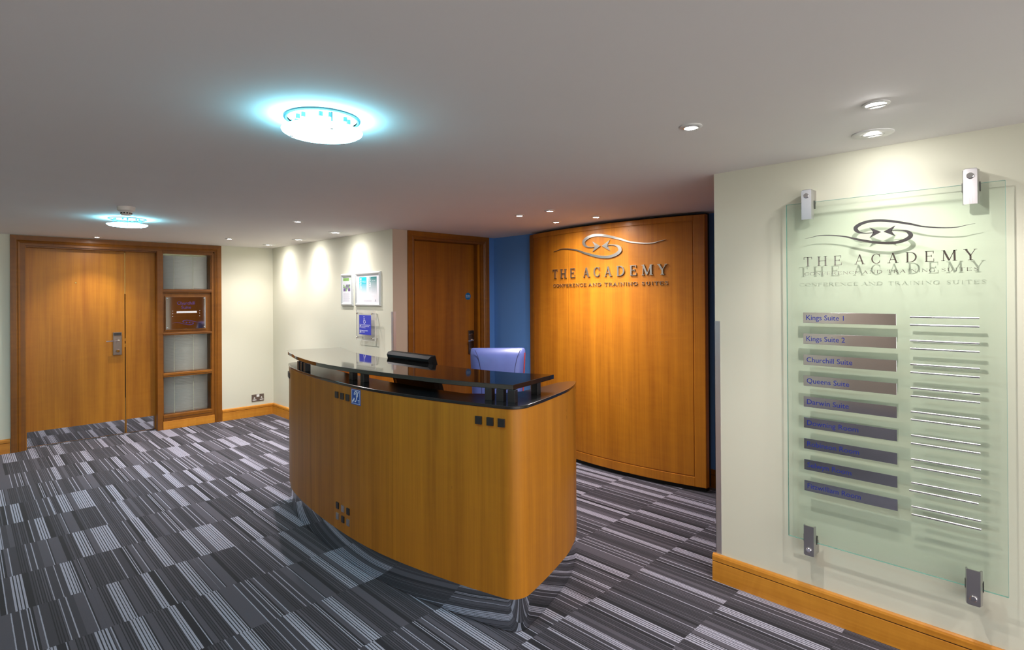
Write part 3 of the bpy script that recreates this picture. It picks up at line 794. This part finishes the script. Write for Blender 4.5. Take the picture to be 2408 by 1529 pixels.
# ------------------------------------------------------------------ reception desk
OUT = [(2.10, 4.20), (2.0, 4.19), (1.90, 4.18), (1.80, 4.172), (1.757, 4.160), (1.735, 4.125), (1.705, 4.04), (1.659, 3.906), (1.622, 3.71), (1.595, 3.51), (1.574, 3.30), (1.560, 3.08), (1.555, 2.88), (1.559, 2.70), (1.574, 2.53), (1.599, 2.36), (1.635, 2.17), (1.668, 2.02), (1.700, 1.900),
       (1.720, 1.828), (1.737, 1.785), (1.768, 1.758), (1.811, 1.750), (1.86, 1.760), (1.96, 1.787), (2.10, 1.830), (2.25, 1.882), (2.35, 1.930), (2.43, 1.975), (2.50, 2.022)]
FRONT = catmull(OUT, 5)
def offset(P, d):
    out = []
    for i, p in enumerate(P):
        a = P[max(0, i - 1)]; b = P[min(len(P) - 1, i + 1)]; dx, dy = b[0] - a[0], b[1] - a[1]; l = math.hypot(dx, dy)
        out.append((p[0] - dy / l * d, p[1] + dx / l * d))
    return out
DK = thing('reception_desk', 'long curved cherry wood reception desk with glossy black raised ledge', 'desk', (2.0, 2.9, 0))
def shell(P, inner, z0, z1, name, mat, bevel=0):
    s = G(); n = len(P); vs = []
    for (a, b) in zip(P, inner): vs += [(a[0], a[1], z0), (a[0], a[1], z1), (b[0], b[1], z1), (b[0], b[1], z0)]
    for i in range(n - 1):
        p, q = 4 * i, 4 * i + 4
        for j in range(4):
            s_ = (p + j, p + (j + 1) % 4, q + (j + 1) % 4, q + j)
            s.f.append(s_); s.smooth.append(j in (0, 2))
    s.v = vs; s.f += [(0, 1, 2, 3), tuple(4 * (n - 1) + k for k in (3, 2, 1, 0))]; s.smooth += [False, False]
    return s.build(name, mat, DK, bevel=bevel)
inn = offset(FRONT, .025)
P_ = [p for p in FRONT]
# which side is inside: the offset must move towards +X at the front
if inn[60][0] < FRONT[60][0]: inn = offset(FRONT, -.025); SGN = -1
else: SGN = 1
shell(FRONT, inn, .150, .995, 'front_panel', M['wood_desk'])
PL0 = offset(FRONT, .006 * SGN); PL1 = offset(FRONT, .02 * SGN)
# slightly wavy polished plinth
rw = random.Random(4)
shell(PL0[10:], PL1[10:], .004, .152, 'plinth', M['mirror'])
# counter slab: outline in front, narrow shelf behind
back = [(2.507, 2.040), (2.465, 2.067), (2.396, 2.072), (2.307, 2.056), (2.227, 2.037), (2.05, 2.02), (1.90, 2.07), (1.815, 2.185), (1.780, 2.45), (1.765, 2.761), (1.768, 3.024), (1.771, 3.281), (1.800, 3.50), (1.832, 3.688), (1.87, 3.90), (1.95, 4.06), (2.10, 4.12)]
s = G(); s.prism([tuple(p) for p in offset(FRONT, -.003 * SGN)] + back, .995, 1.010); s.build('counter_slab', M['counter'], DK, bevel=.003)
# left end panel, seen through the gap, and the inner worktop
G().box((1.90, 4.225, .0), (2.86, 4.25, .960)).build('end_panel', M['wood_panel'], DK)
s = G(); s.prism([(1.90, 2.2), (2.44, 2.09), (2.47, 2.3), (2.40, 3.0), (2.45, 3.9), (2.5, 4.15), (1.95, 4.15), (1.87, 3.6), (1.86, 2.8)], .715, .740); s.build('worktop', M['wood_desk'], DK, bevel=.002)
for (a, b) in (((2.05, 4.05, .0), (2.45, 4.1, .715)), ((2.1, 2.22, .0), (2.40, 2.25, .715))): G().box(a, b).build('pedestal_side', M['wood_frame'], DK)
# ledge
LEDF = [(1.814, 4.362), (1.760, 4.20), (1.718, 4.034), (1.665, 3.84), (1.628, 3.648), (1.604, 3.48), (1.591, 3.34), (1.588, 3.16), (1.596, 2.98), (1.611, 2.82), (1.635, 2.628), (1.661, 2.458), (1.705, 2.193), (1.755, 2.0), (1.809, 1.832)]
LEDB = [(2.200, 1.923), (2.118, 2.106), (2.072, 2.34), (2.045, 2.60), (2.034, 2.80), (2.031, 3.05), (2.034, 3.292), (2.042, 3.48), (2.066, 3.693), (2.129, 3.956), (2.213, 4.239)]
s = G(); s.prism(catmull(LEDF, 4) + catmull(LEDB, 4), 1.067, 1.090); s.build('raised_ledge', M['granite'], DK, bevel=.002)
# square posts under the ledge (x, y, rotation)
def post(x, y, a, d=.018, e=.018):
    c, sn = math.cos(a), math.sin(a)
    s = G(lambda p: (x + c * p[0] - sn * p[1], y + sn * p[0] + c * p[1], p[2]))
    s.box((-d, -e, 1.010), (d, e, 1.067)); s.build('ledge_post', M['black_satin'], DK, bevel=.001)
for x, y, a in ((1.784, 1.963, .39), (1.799, 1.900, .39), (1.815, 1.840, .39), (2.045, 1.908, .25), (1.662, 3.033, 0), (1.664, 2.905, 0), (1.635, 3.600, -.1), (1.641, 3.665, -.12), (1.650, 3.730, -.15), (2.06, 3.85, -.2)):
    post(x, y, a)
# panel joints, studs, sticker
def seg_at(y, side='front'):
    best = None
    for i in range(len(FRONT) - 1):
        p, q = FRONT[i], FRONT[i + 1]
        if p[0] > 2.0 or q[0] > 2.0: continue
        if min(p[1], q[1]) <= y <= max(p[1], q[1]):
            t = (y - p[1]) / (q[1] - p[1] or 1e-9); x = p[0] + t * (q[0] - p[0])
            if best is None or x < best[0]:
                l = math.hypot(q[0] - p[0], q[1] - p[1]); tx, ty = (q[0] - p[0]) / l, (q[1] - p[1]) / l
                best = (x, tx, ty)
    return best
def plate_on_desk(y, z, wd, ht, th, name, mat, parent=None, bevel=.001):
    x, tx, ty = seg_at(y)
    if ty > 0: tx, ty = -tx, -ty                # u runs towards -Y (right in the photo)
    nx, ny = ty, -tx                            # outwards (towards -X)
    f = lambda p: (x + tx * p[0] + nx * p[2], y + ty * p[0] + ny * p[2], z + p[1])
    o = G(f).box((-wd / 2, -ht / 2, -.001), (wd / 2, ht / 2, th)).build(name, mat, parent or DK, bevel=bevel)
    return o, f
for y in (4.135, 4.083, 4.026, 3.033, 2.966, 2.900, 1.935, 1.875, 1.818):
    plate_on_desk(y, .933, .034, .037, .008, 'square_stud', M['black_satin'])
for y, z, m_ in ((3.033, .290, 'black_satin'), (2.966, .289, 'steel'), (2.903, .290, 'black_satin'), (3.033, .228, 'steel'), (2.966, .228, 'black_satin'), (2.903, .228, 'steel')):
    o, _ = plate_on_desk(y, z, .030, .037, .006, 'square_stud', M[m_]);
    if m_ == 'steel': o['label'] = 'silver square stud'
for y in (3.449, 2.486):
    plate_on_desk(y, .5725, .0014, .843, .0003, 'panel_joint', M['wood_frame'], bevel=0)
stk, fs_ = plate_on_desk(2.812, .947, .098, .086, .0012, 'hearing_loop_sticker', M['sticker'], bevel=0)
stk['label'] = 'blue and white hearing loop sticker'
s = G(fs_)
for a, b in (((-.044, .036, .0012), (.044, .038, .0016)), ((-.044, -.038, .0012), (.044, -.036, .0016)), ((-.044, -.038, .0012), (-.042, .038, .0016)), ((.042, -.038, .0012), (.044, .038, .0016))): s.box(a, b)
ear = catmull([(-.018, .012), (-.010, .026), (.006, .030), (.018, .020), (.018, .006), (.008, -.006), (.004, -.018), (-.004, -.026), (-.012, -.022)], 5)
s.strip(ear, [.006] * len(ear), .0012, .0016)
ear = catmull([(-.009, .010), (-.003, .018), (.006, .018), (.009, .010), (.004, .002)], 5)
s.strip(ear, [.004] * len(ear), .0012, .0016)
s.strip([(-.036, -.030), (-.014, -.008)], [.010, .010], .0012, .0016)
s.lathe([(.0045, .0012), (.0045, .0016), (0, .0016)], (.027, .027), 14)
text_on(s, 'T', fs_, .022, -.032, .026, .0012, .0016)
s.build('ear_symbol', M['ink_white'], stk)

# ------------------------------------------------------------------ monitor behind the ledge
mo = thing('computer_monitor', 'black flat computer monitor seen from behind, over the desk ledge', 'monitor', (2.2, 3.12, .74))
ang = math.atan2(.06, .21)
def fm(p):  # u along -Y, v up the tilted back, w towards the camera
    return (2.102 - (p[1] * math.sin(ang)) - p[2] * math.cos(ang), 3.035 - p[0], .90 + p[1] * math.cos(ang) - p[2] * math.sin(ang) * .6)
s = G(fm); s.box((-.242, -.10, -.055), (.242, .238, -.018)); s.build('bezel', M['black'], mo, bevel=.006)
s = G(fm)
A = [(-.242, -.10), (.242, -.10), (.242, .238), (-.242, .238)]; B = [(-.232, -.09), (.232, -.09), (.232, .224), (-.232, .224)]
s.add([(x, y, -.018) for x, y in A] + [(x, y, .004) for x, y in B], [(0, 1, 5, 4), (1, 2, 6, 5), (2, 3, 7, 6), (3, 0, 4, 7), (4, 5, 6, 7)]); s.build('back_shell', M['black'], mo)
G(fm).box((-.225, -.085, -.057), (.225, .22, -.055)).build('screen', M['dark'], mo)
G(fm).box((-.215, .02, .004), (-.190, .05, .0048)).build('rating_label', M['socket_face'], mo)
G().box((2.115, 3.00, .745), (2.150, 3.07, .92)).build('stand_neck', M['black'], mo, bevel=.005)
s = G(); s.prism([(2.06 + .12 + .12 * math.cos(a), 3.035 + .13 * math.sin(a)) for a in [2 * PI * k / 28 for k in range(28)]], .7405, .752); s.build('stand_base', M['black'], mo, bevel=.003)
s = G(fm); text_on(s, 'LG', fm, -.02, .188, .028, .004, .0044); s.build('maker_mark', M['black_satin'], mo)

# ------------------------------------------------------------------ chair
CA = Vector((2.985, 3.536, 0)); CB = Vector((3.318, 3.202, 0))
cc = (CA + CB) / 2; du = (CB - CA).normalized(); dn = Vector((-du.y, du.x, 0)); 
if dn.dot(Vector((-1, -1, 0))) < 0: dn = -dn
ch = thing('swivel_chair', 'high backed blue leather office chair behind the reception desk', 'chair', (cc.x + dn.x * -.0, cc.y, 0))
hw = (CB - CA).length / 2
fc = lambda p: (cc.x + du.x * p[0] + dn.x * p[2], cc.y + du.y * p[0] + dn.y * p[2], p[1])
# padded back: grid with pillow thickness, slight taper to the bottom
def pad(name, u_w, v0, v1, th, mat, parent, taper=0.0, lean=0.0, nx=14, ny=14, dz=0.0, crown=0.0, f=None):
    vs = []; fs = []
    for side in (1, -1):
        for j in range(ny + 1):
            for i in range(nx + 1):
                a = -1 + 2 * i / nx; b = -1 + 2 * j / ny
                e = (1 - abs(a) ** 6) ** .5 * (1 - abs(b) ** 8) ** .5 if abs(a) < 1 and abs(b) < 1 else 0
                wd = u_w * (1 - taper * (1 - (b + 1) / 2))
                vv = v0 + (v1 - v0) * (b + 1) / 2
                cr = crown * (1 - a * a) * (1 if b > .9 else 0)
                aa = a * (1 - .03 * abs(b) ** 10)
                vs.append((aa * wd, vv + cr, dz + side * th * (e * .9 + .1) + lean * (vv - v0)))
    n1 = (nx + 1) * (ny + 1)
    for k in (0, 1):
        for j in range(ny):
            for i in range(nx):
                q = k * n1 + j * (nx + 1) + i
                fs.append((q, q + 1, q + nx + 2, q + nx + 1))
    rim = [i for i in range(nx + 1)] + [(j + 1) * (nx + 1) - 1 for j in range(1, ny + 1)] + [ny * (nx + 1) + i for i in range(nx - 1, -1, -1)] + [j * (nx + 1) for j in range(ny - 1, 0, -1)]
    for a, b in zip(rim, rim[1:] + rim[:1]): fs.append((a, b, n1 + b, n1 + a))
    s = G(f or fc); s.add(vs, fs, True); o = s.build(name, mat, parent)
    md = o.modifiers.new('s', 'SUBSURF'); md.levels = 1; md.render_levels = 1
    return o
bk = pad('backrest', hw, .50, 1.07, .045, M['leather'], ch, taper=.14, lean=-.16, dz=.02)
def seam(sg):
    P = catmull([(sg * hw * .80, 1.055), (sg * hw * .68, .99), (sg * hw * .60, .90), (sg * hw * .56, .80), (sg * hw * .55, .55)], 6)
    s = G(fc); s.tube([(x, z, .02 + .0445 - .16 * (z - .50)) for x, z in P], .0022, 6); return s.build('seam', M['leather_seam'], bk)
seam(1); seam(-1)
s = G(fc); s.tube([(hw * (1 - .14 * (1 - (z - .5) / .57)) * .965, z, .02 + .035 - .16 * (z - .5)) for z in (.56, .7, .85, 1.0, 1.03)], .0045, 8); s.build('red_side_strip', M['red'], bk)
fseat = lambda p: fc((p[0], .47 + p[2], .26 + p[1]))
pad('seat', .25, -.24, .24, .05, M['leather'], ch, f=fseat)
G(fc).box((-.05, .43, .0), (.05, .60, .035 - .04)).build('back_bracket', M['black_satin'], ch, bevel=.004)
G(fc).tube([(0, .08, .26), (0, .43, .26)], .025, 14).build('gas_column', M['chrome'], ch)
for k in range(5):
    a = 2 * PI * k / 5 + .3
    e = (.27 * math.cos(a), .26 + .27 * math.sin(a))
    G(fc).tube([(0, .10, .26), (e[0], .065, e[1])], [.02, .013], 10).build('base_leg', M['black_satin'], ch)
    q = fc((e[0], 0, e[1]))
    G().tube([(q[0] - .012, q[1], .0255), (q[0] + .012, q[1], .0255)], .025, 16).build('caster', M['black'], ch)
for sg in (-1, 1):
    G(fc).tube([(sg * .26, .45, .14), (sg * .28, .64, .12), (sg * .28, .66, .18), (sg * .28, .66, .36), (sg * .26, .45, .36)], .013, 10).build('armrest', M['black'], ch)

# ------------------------------------------------------------------ notices on the side wall
fw = lambda p: (WF - p[2], -p[0], p[1])
def snap_frame(u0, u1, z0, z1, label):
    r = thing('poster_frame', label, 'picture frame', (WF, -(u0 + u1) / 2, z0))
    b = .030
    prof = [(0, 0), (0, .010), (.006, .017), (.014, .019), (.024, .016), (b, .010), (b, .004)]
    n = len(prof)
    def piece(c0, c1, ax):
        vs = []
        for k, c in enumerate((c0, c1)):
            for q, d in prof:
                if ax == 'x':  u = (u0 + q) if k == 0 else (u1 - q); v = c0 + (q if c0 < c1 + 1 and c1 == 1 else -q)
                vs.append((u, v, d))
        return vs
    for (horizontal, lo) in ((True, True), (True, False), (False, True), (False, False)):
        vs = []
        for k in (0, 1):
            for q, d in prof:
                if horizontal: u = (u0 + q) if k == 0 else (u1 - q); v = z0 + q if lo else z1 - q
                else: v = (z0 + q) if k == 0 else (z1 - q); u = u0 + q if lo else u1 - q
                vs.append((u, v, d))
        s = G(fw); s.add(vs, [(i, i + 1, n + i + 1, n + i) for i in range(n - 1)] + [tuple(range(n)), tuple(range(n, 2 * n))]); s.build('frame_edge', M['alu'], r)
    G(fw).box((u0 + .01, z0 + .01, .0), (u1 - .01, z1 - .01, .005)).build('poster_sheet', M['paper'], r)
    return r
fA = snap_frame(-5.488, -5.238, 1.410, 1.744, 'narrow silver framed notice with a green heading, left of the two frames')
def colour(name, c, **k): return plain(name, c, .5, **k)
green = colour('green_print', (.22, .42, .12)); dgreen = colour('dark_green_print', (.06, .2, .05)); purp = colour('violet_print', (.16, .11, .25)); slate = colour('slate_print', (.20, .20, .26))
G(fw).box((-5.452, 1.668, .005), (-5.325, 1.700, .0056)).build('printed_block', green, fA)
G(fw).box((-5.312, 1.675, .005), (-5.278, 1.702, .0056)).build('printed_block', colour('pale_green_print', (.5, .62, .52)), fA)
cells = [(0, 0, 1, 1, green), (0, 1, 1, 1, dgreen), (1, 1, 1, 1, green), (2, 0, 3, 2, slate), (5, 0, 1, 1, dgreen), (5, 1, 1, 1, green), (0, 2, 2, 2, purp), (2, 2, 1, 1, dgreen), (3, 2, 1, 1, green), (4, 2, 2, 2, purp), (2, 3, 1, 1, green)]
for x, y, w_, h_, m_ in cells:
    u = -5.446 + x * .0245; z = 1.632 - y * .0185
    G(fw).box((u, z - h_ * .0185 + .003, .005), (u + w_ * .0245 - .003, z, .0056)).build('printed_block', m_, fA)
s = G(fw)
for k, z in enumerate([1.655, 1.645] + [1.543 - .0085 * i for i in range(12)]): s.box((-5.446, z - .0014, .005), (-5.32 + .01 * math.sin(k * 2.3), z + .0008, .0054))
s.build('printed_text', M['ink_grey'], fA)
fB = snap_frame(-5.190, -4.706, 1.410, 1.750, 'wide silver framed notice with two teal columns reading promise and tariff')
def grad(name, top, z0, z1):
    m, nt, b = newmat(name); g = N(nt, 'ShaderNodeNewGeometry'); sx = N(nt, 'ShaderNodeSeparateXYZ'); nt.links.new(g.outputs['Position'], sx.inputs[0])
    mr = N(nt, 'ShaderNodeMapRange'); mr.inputs['From Min'].default_value = z0; mr.inputs['From Max'].default_value = z1; nt.links.new(sx.outputs['Z'], mr.inputs['Value'])
    mx = N(nt, 'ShaderNodeMix', data_type='RGBA'); mx.inputs[6].default_value = (.80, .80, .84, 1); mx.inputs[7].default_value = rgba(top); nt.links.new(mr.outputs[0], mx.inputs[0]); nt.links.new(mx.outputs[2], b.inputs['Base Color']); b.inputs['Roughness'].default_value = .5
    return m
G(fw).box((-5.115, 1.510, .005), (-4.975, 1.700, .0056)).build('printed_column', grad('teal_print_fade', (.0, .42, .52), 1.515, 1.64), fB)
G(fw).box((-4.935, 1.510, .005), (-4.785, 1.700, .0056)).build('printed_column', grad('green_print_fade', (.02, .2, .2), 1.515, 1.69), fB)
s = G(); text_on(s, 'promise', fw, -5.072, 1.540, .058, .0056, .0060, rot=PI / 2, fitw=.150); text_on(s, 'tariff', fw, -4.895, 1.596, .055, .0056, .0060, rot=PI / 2, fitw=.102)
text_on(s, 'Facility Promise', fw, -5.058, 1.655, .012, .0056, .0060, fitw=.07); text_on(s, 'our commitment', fw, -5.058, 1.643, .010, .0056, .0060, fitw=.07); text_on(s, 'Room Tariffs', fw, -4.87, 1.658, .012, .0056, .0060, fitw=.06)
s.build('printed_heading', M['ink_white'], fB)
s = G(fw)
for k in range(7): s.box((-5.055, 1.628 - k * .010, .0056), (-4.985, 1.6295 - k * .010, .0059))
for k in range(10): s.box((-4.87, 1.640 - k * .010, .0056), (-4.82, 1.6415 - k * .010, .0059)); s.box((-4.80, 1.640 - k * .010, .0056), (-4.79, 1.6415 - k * .010, .0059))
for k in range(3): s.box((-5.03, 1.466 - k * .007, .005), (-4.88, 1.4675 - k * .007, .0054))
s.box((-4.822, 1.452, .005), (-4.79, 1.455, .0054)); s.box((-4.814, 1.458, .005), (-4.798, 1.475, .0054)); s.build('printed_text', M['ink_grey'], fB)

# acrylic access sign on stand-offs
ac = thing('access_sign', 'clear acrylic sign with a blue wheelchair notice, under the wide framed notice', 'sign', (WF, 4.98, 1.07))
XA = .045
fx = lambda p: (WF - XA - p[2], -p[0], p[1])
k_ = 1 - XA / WF
U0, U1, Z0, Z1 = -5.10, -4.745, 1.075, 1.372
G(fx).box((U0, Z0, 0), (U1, Z1, .006)).build('acrylic_sheet', M['acrylic'], ac)
s = G(fx)
for a, b in (((U0 - .0012, Z0, .0003), (U0, Z1, .0057)), ((U1, Z0, .0003), (U1 + .0012, Z1, .0057)), ((U0, Z0 - .001, .0003), (U1, Z0, .0057)), ((U0, Z1, .0003), (U1, Z1 + .001, .0057))): s.box(a, b)
s.build('polished_edge', M['white_plastic'], ac)
G(fx).box((-5.040, 1.130, .006), (-4.815, 1.322, .0068)).build('blue_notice', M['sign_blue'], ac)
for u in (U0 + .03, U1 - .045):
    for z in (Z0 + .025, Z1 - .035):
        G(lambda p: (WF - p[2], -p[0], p[1])).lathe([(.006, .0), (.006, XA), (.006, XA + .006), (.009, XA + .006), (.009, XA + .014), (.006, XA + .017), (0, XA + .017)], (u, z), 18).build('standoff', M['chrome'], ac)
s = G(fx); cu_, cz = -4.945, 1.262
wh = arc(cu_ + .004, cz - .006, .017, .017, 100, 370, 20); s.strip(wh, [.004] * len(wh), .0068, .0074)
s.strip([(cu_ - .002, cz + .034), (cu_ - .002, cz + .008), (cu_ + .018, cz + .008), (cu_ + .026, cz - .012), (cu_ + .031, cz - .009)], [.006] * 5, .0068, .0074)
s.strip([(cu_ - .002, cz + .022), (cu_ + .014, cz + .022)], [.004, .004], .0068, .0074)
s.lathe([(.0055, .0068), (.0055, .0074), (0, .0074)], (cu_ - .002, cz + .045), 14)
for cz2 in (1.215, 1.160):
    for a, b in (((-5.03, cz2 - .016, .0068), (-5.002, cz2 - .014, .0074)), ((-5.03, cz2 + .014, .0068), (-5.002, cz2 + .016, .0074)), ((-5.03, cz2 - .016, .0068), (-5.0285, cz2 + .016, .0074)), ((-5.0035, cz2 - .016, .0068), (-5.002, cz2 + .016, .0074)), ((-5.022, cz2 - .009, .0068), (-5.010, cz2 + .009, .0074))): s.box(a, b)
for t_, z, w_ in (('Our staff will be pleased to help', 1.222, .165), ('any person who may require', 1.208, .145), ('extra assistance', 1.194, .078), ('Induction loop facilities', 1.166, .122), ('are available', 1.152, .062)):
    text_on(s, t_, fx, -4.995, z, .012, .0068, .0074, fitw=w_)
s.build('white_print', M['ink_white'], ac)

# ------------------------------------------------------------------ ceiling fittings
def spot(parent, x, y, power, aim=None, angle=95, blend=.7, size=.009, z=H - .02, col=C_DOWN):
    l = D.lights.new('halogen_beam', 'SPOT'); l.energy = power; l.color = col; l.spot_size = math.radians(angle); l.spot_blend = blend; l.shadow_soft_size = size
    o = D.objects.new('halogen_beam', l); COL.objects.link(o); o.parent = parent
    o.location = Vector((x, y, z)) - parent.location
    d = Vector(aim or (0, 0, -1)).normalized(); o.rotation_euler = d.to_track_quat('-Z', 'Y').to_euler()
    return o
def downlight(x, y, label, group, plate=False, r=.040, tilt=(0, 0), power=P_DOWN, aim=None, angle=95, blend=.85, spill=.3):
    t = thing('downlight', label, 'ceiling light', (x, y, H - .01), group)
    if plate:
        G().lathe([(.072, H), (.072, H - .003), (.069, H - .005), (r, H - .005), (r, H)], (x, y), 40).build('cover_plate', M['trim_white'], t)
    G().lathe([(r, H), (r + .001, H - .003), (r - .003, H - .005), (r - .009, H - .0055), (r - .012, H - .003)], (x, y), 32).build('trim_ring', M['trim_white'], t)
    tx, ty = tilt
    f = lambda p: (x + p[0] + tx * .012, y + p[1] + ty * .012, H - .007 + p[2] + (tx * p[0] + ty * p[1]) * .25)
    g = G(f); g.lathe([(r - .012, .004), (r - .012, -.001), (r - .015, -.002), (r - .016, .001)], (0, 0), 28); g.build('gimbal', M['chrome'], t)
    g = G(f); g.lathe([(r - .016, .0005), (r * .35, -.0005), (0, -.0005)], (0, 0), 28); g.build('lamp_lens', M['bulb'], t)
    spot(t, x, y, power, aim, angle, blend)
    if spill: spot(t, x, y, power * spill, None, 172, 1.0)
    return t
NB = 'downlights in the back part of the ceiling'
downlight(1.962, 1.023, 'bright round downlight in the ceiling, alone left of the pair by the glass sign', None, power=P_DOWN * .8, spill=.12)
downlight(2.182, .473, 'bright downlight in a plain ring, upper one of the pair above the glass sign', None, tilt=(1, 0), aim=(.55, .03, -1), power=P_WASH * .62, angle=104, spill=.04)
downlight(2.575, .570, 'downlight in a wide white plate, nearest the ceiling edge above the glass sign', None, plate=True, aim=(.10, 0, -1), tilt=(1, 0), power=P_WASH * .10, angle=110, blend=1, spill=.1)
downlight(.999, 7.076, 'small downlight in the ceiling right above the double door', None, angle=100, power=P_WASH, spill=.1)
downlight(2.049, 6.384, 'small plain downlight in front of the sidelight of the double door', None, power=P_WASH * 1.9)
downlight(2.640, 6.825, 'plated downlight nearest the far corner, first of three along the poster wall', None, plate=True, tilt=(1, 0), aim=(-.12, 0, -1), power=P_WASH * .55, angle=125, blend=1, spill=.4)
downlight(2.640, 6.000, 'plated downlight along the poster wall, middle of three', None, plate=True, tilt=(1, 0), aim=(-.12, 0, -1), power=P_WASH * .55, angle=125, blend=1, spill=.4)
downlight(2.620, 5.117, 'plated downlight above the framed notices', None, plate=True, tilt=(1, 0), aim=(-.12, 0, -1), power=P_WASH * .55, angle=125, blend=1, spill=.4)
downlight(1.999, 4.562, 'plain downlight in the open ceiling to the left of the framed notices', None, power=P_DOWN * 1.6)
downlight(3.128, 3.081, 'left front downlight of the four before the bowed wooden panel', None, aim=(.45, 0, -1), power=P_PANEL * .7, spill=.7)
downlight(3.124, 2.761, 'brightest downlight, nearest of the four before the bowed wooden panel', None, aim=(.45, 0, -1), power=P_PANEL * .7, spill=.7)
downlight(3.639, 3.145, 'dimmest downlight, back left of the four by the bowed wooden panel', None, power=P_PANEL * .25, spill=.8)
downlight(3.645, 2.726, 'right hand downlight of the four, directly over the emblem on the panel', None, power=P_PANEL * .35, spill=.6)

def round_lamp(x, y, label):
    t = thing('round_ceiling_lamp', label, 'ceiling light', (x, y, H - .05))
    G().lathe([(.118, H), (.130, H), (.130, H - .005), (.124, H - .008), (.118, H - .006)], (x, y), 56).build('ceiling_ring', M['rim_teal'], t)
    G().lathe([(.117, H - .001), (.085, H - .003), (.05, H - .002), (0, H - .002)], (x, y), 48, smooth=False).build('reflector', M['round_refl'], t)
    for k in range(18):
        if k % 3 == 2: continue
        a = 2 * PI * k / 18; s = G(); s.box((x + .09 * math.cos(a) - .006, y + .09 * math.sin(a) - .004, H - .018), (x + .09 * math.cos(a) + .006, y + .09 * math.sin(a) + .004, H - .002)); s.build('lamp_louvre', M['louvre'], t)
    G().lathe([(.0, H - .040), (.10, H - .041), (.128, H - .044), (.138, H - .046), (.136, H - .050), (.126, H - .056), (.10, H - .061), (.05, H - .064), (0, H - .065)], (x, y), 64).build('glass_dish', M['round_glow'], t)
    spot(t, x, y, P_ROUND, None, 165, 1.0, .12, H - .075, (.36, .82, 1.0))
    for k in range(3):
        a = 2 * PI * k / 3 + .35; cx_, cy_ = x + .108 * math.cos(a), y + .108 * math.sin(a)
        G().tube([(cx_, cy_, H - .005), (cx_, cy_, H - .055)], .0025, 8).build('support_pin', M['rim_teal'], t)
        G().lathe([(.006, H - .056), (.006, H - .064), (0, H - .066)], (cx_, cy_), 12).build('pin_cap', M['steel'], t)
    return t
round_lamp(.920, 1.888, 'large glowing round ceiling lamp with a hanging glass dish, nearest the viewer')
round_lamp(.950, 5.330, 'round ceiling lamp with a glass dish, beside the smoke detector before the double door')
for i, (x, y) in enumerate(((-1.7, 5.33),)):
    round_lamp(x, y, 'round ceiling lamp at the left of the room, level with the far visible one')
for i, (x, y) in enumerate(((2.0, -.9), (-.2, .0), (-2.7, 2.3), (-2.7, 3.6))):  # unseen downlights, added for fill and to brighten the left wall
    downlight(x, y, ('added fill downlight behind the viewer along the near right wall', 'added fill downlight directly above the viewer', 'added downlight brightening the left wall, the nearer of two', 'added downlight brightening the left wall, the farther of two')[i], None, power=P_DOWN)

sm = thing('smoke_detector', 'small white smoke detector on the ceiling beside the far round lamp', 'smoke detector', (.82, 4.64, H - .05))
G().lathe([(.054, H), (.054, H - .006), (.052, H - .026), (.046, H - .030)], (.82, 4.64), 36).build('base', M['detector'], sm)
G().lathe([(.046, H - .030), (.036, H - .036), (.030, H - .052), (.026, H - .057), (0, H - .058)], (.82, 4.64), 36).build('cap', M['detector'], sm)
s = G()
for k in range(12):
    a = 2 * PI * k / 12; c, sn = math.cos(a), math.sin(a)
    g_ = lambda p: (.82 + c * p[0] - sn * p[1], 4.64 + sn * p[0] + c * p[1], H + p[2]); s.map = g_; s.box((.0300, -.005, -.049), (.0345, .005, -.041))
s.build('vent_slot', M['dark'], sm)
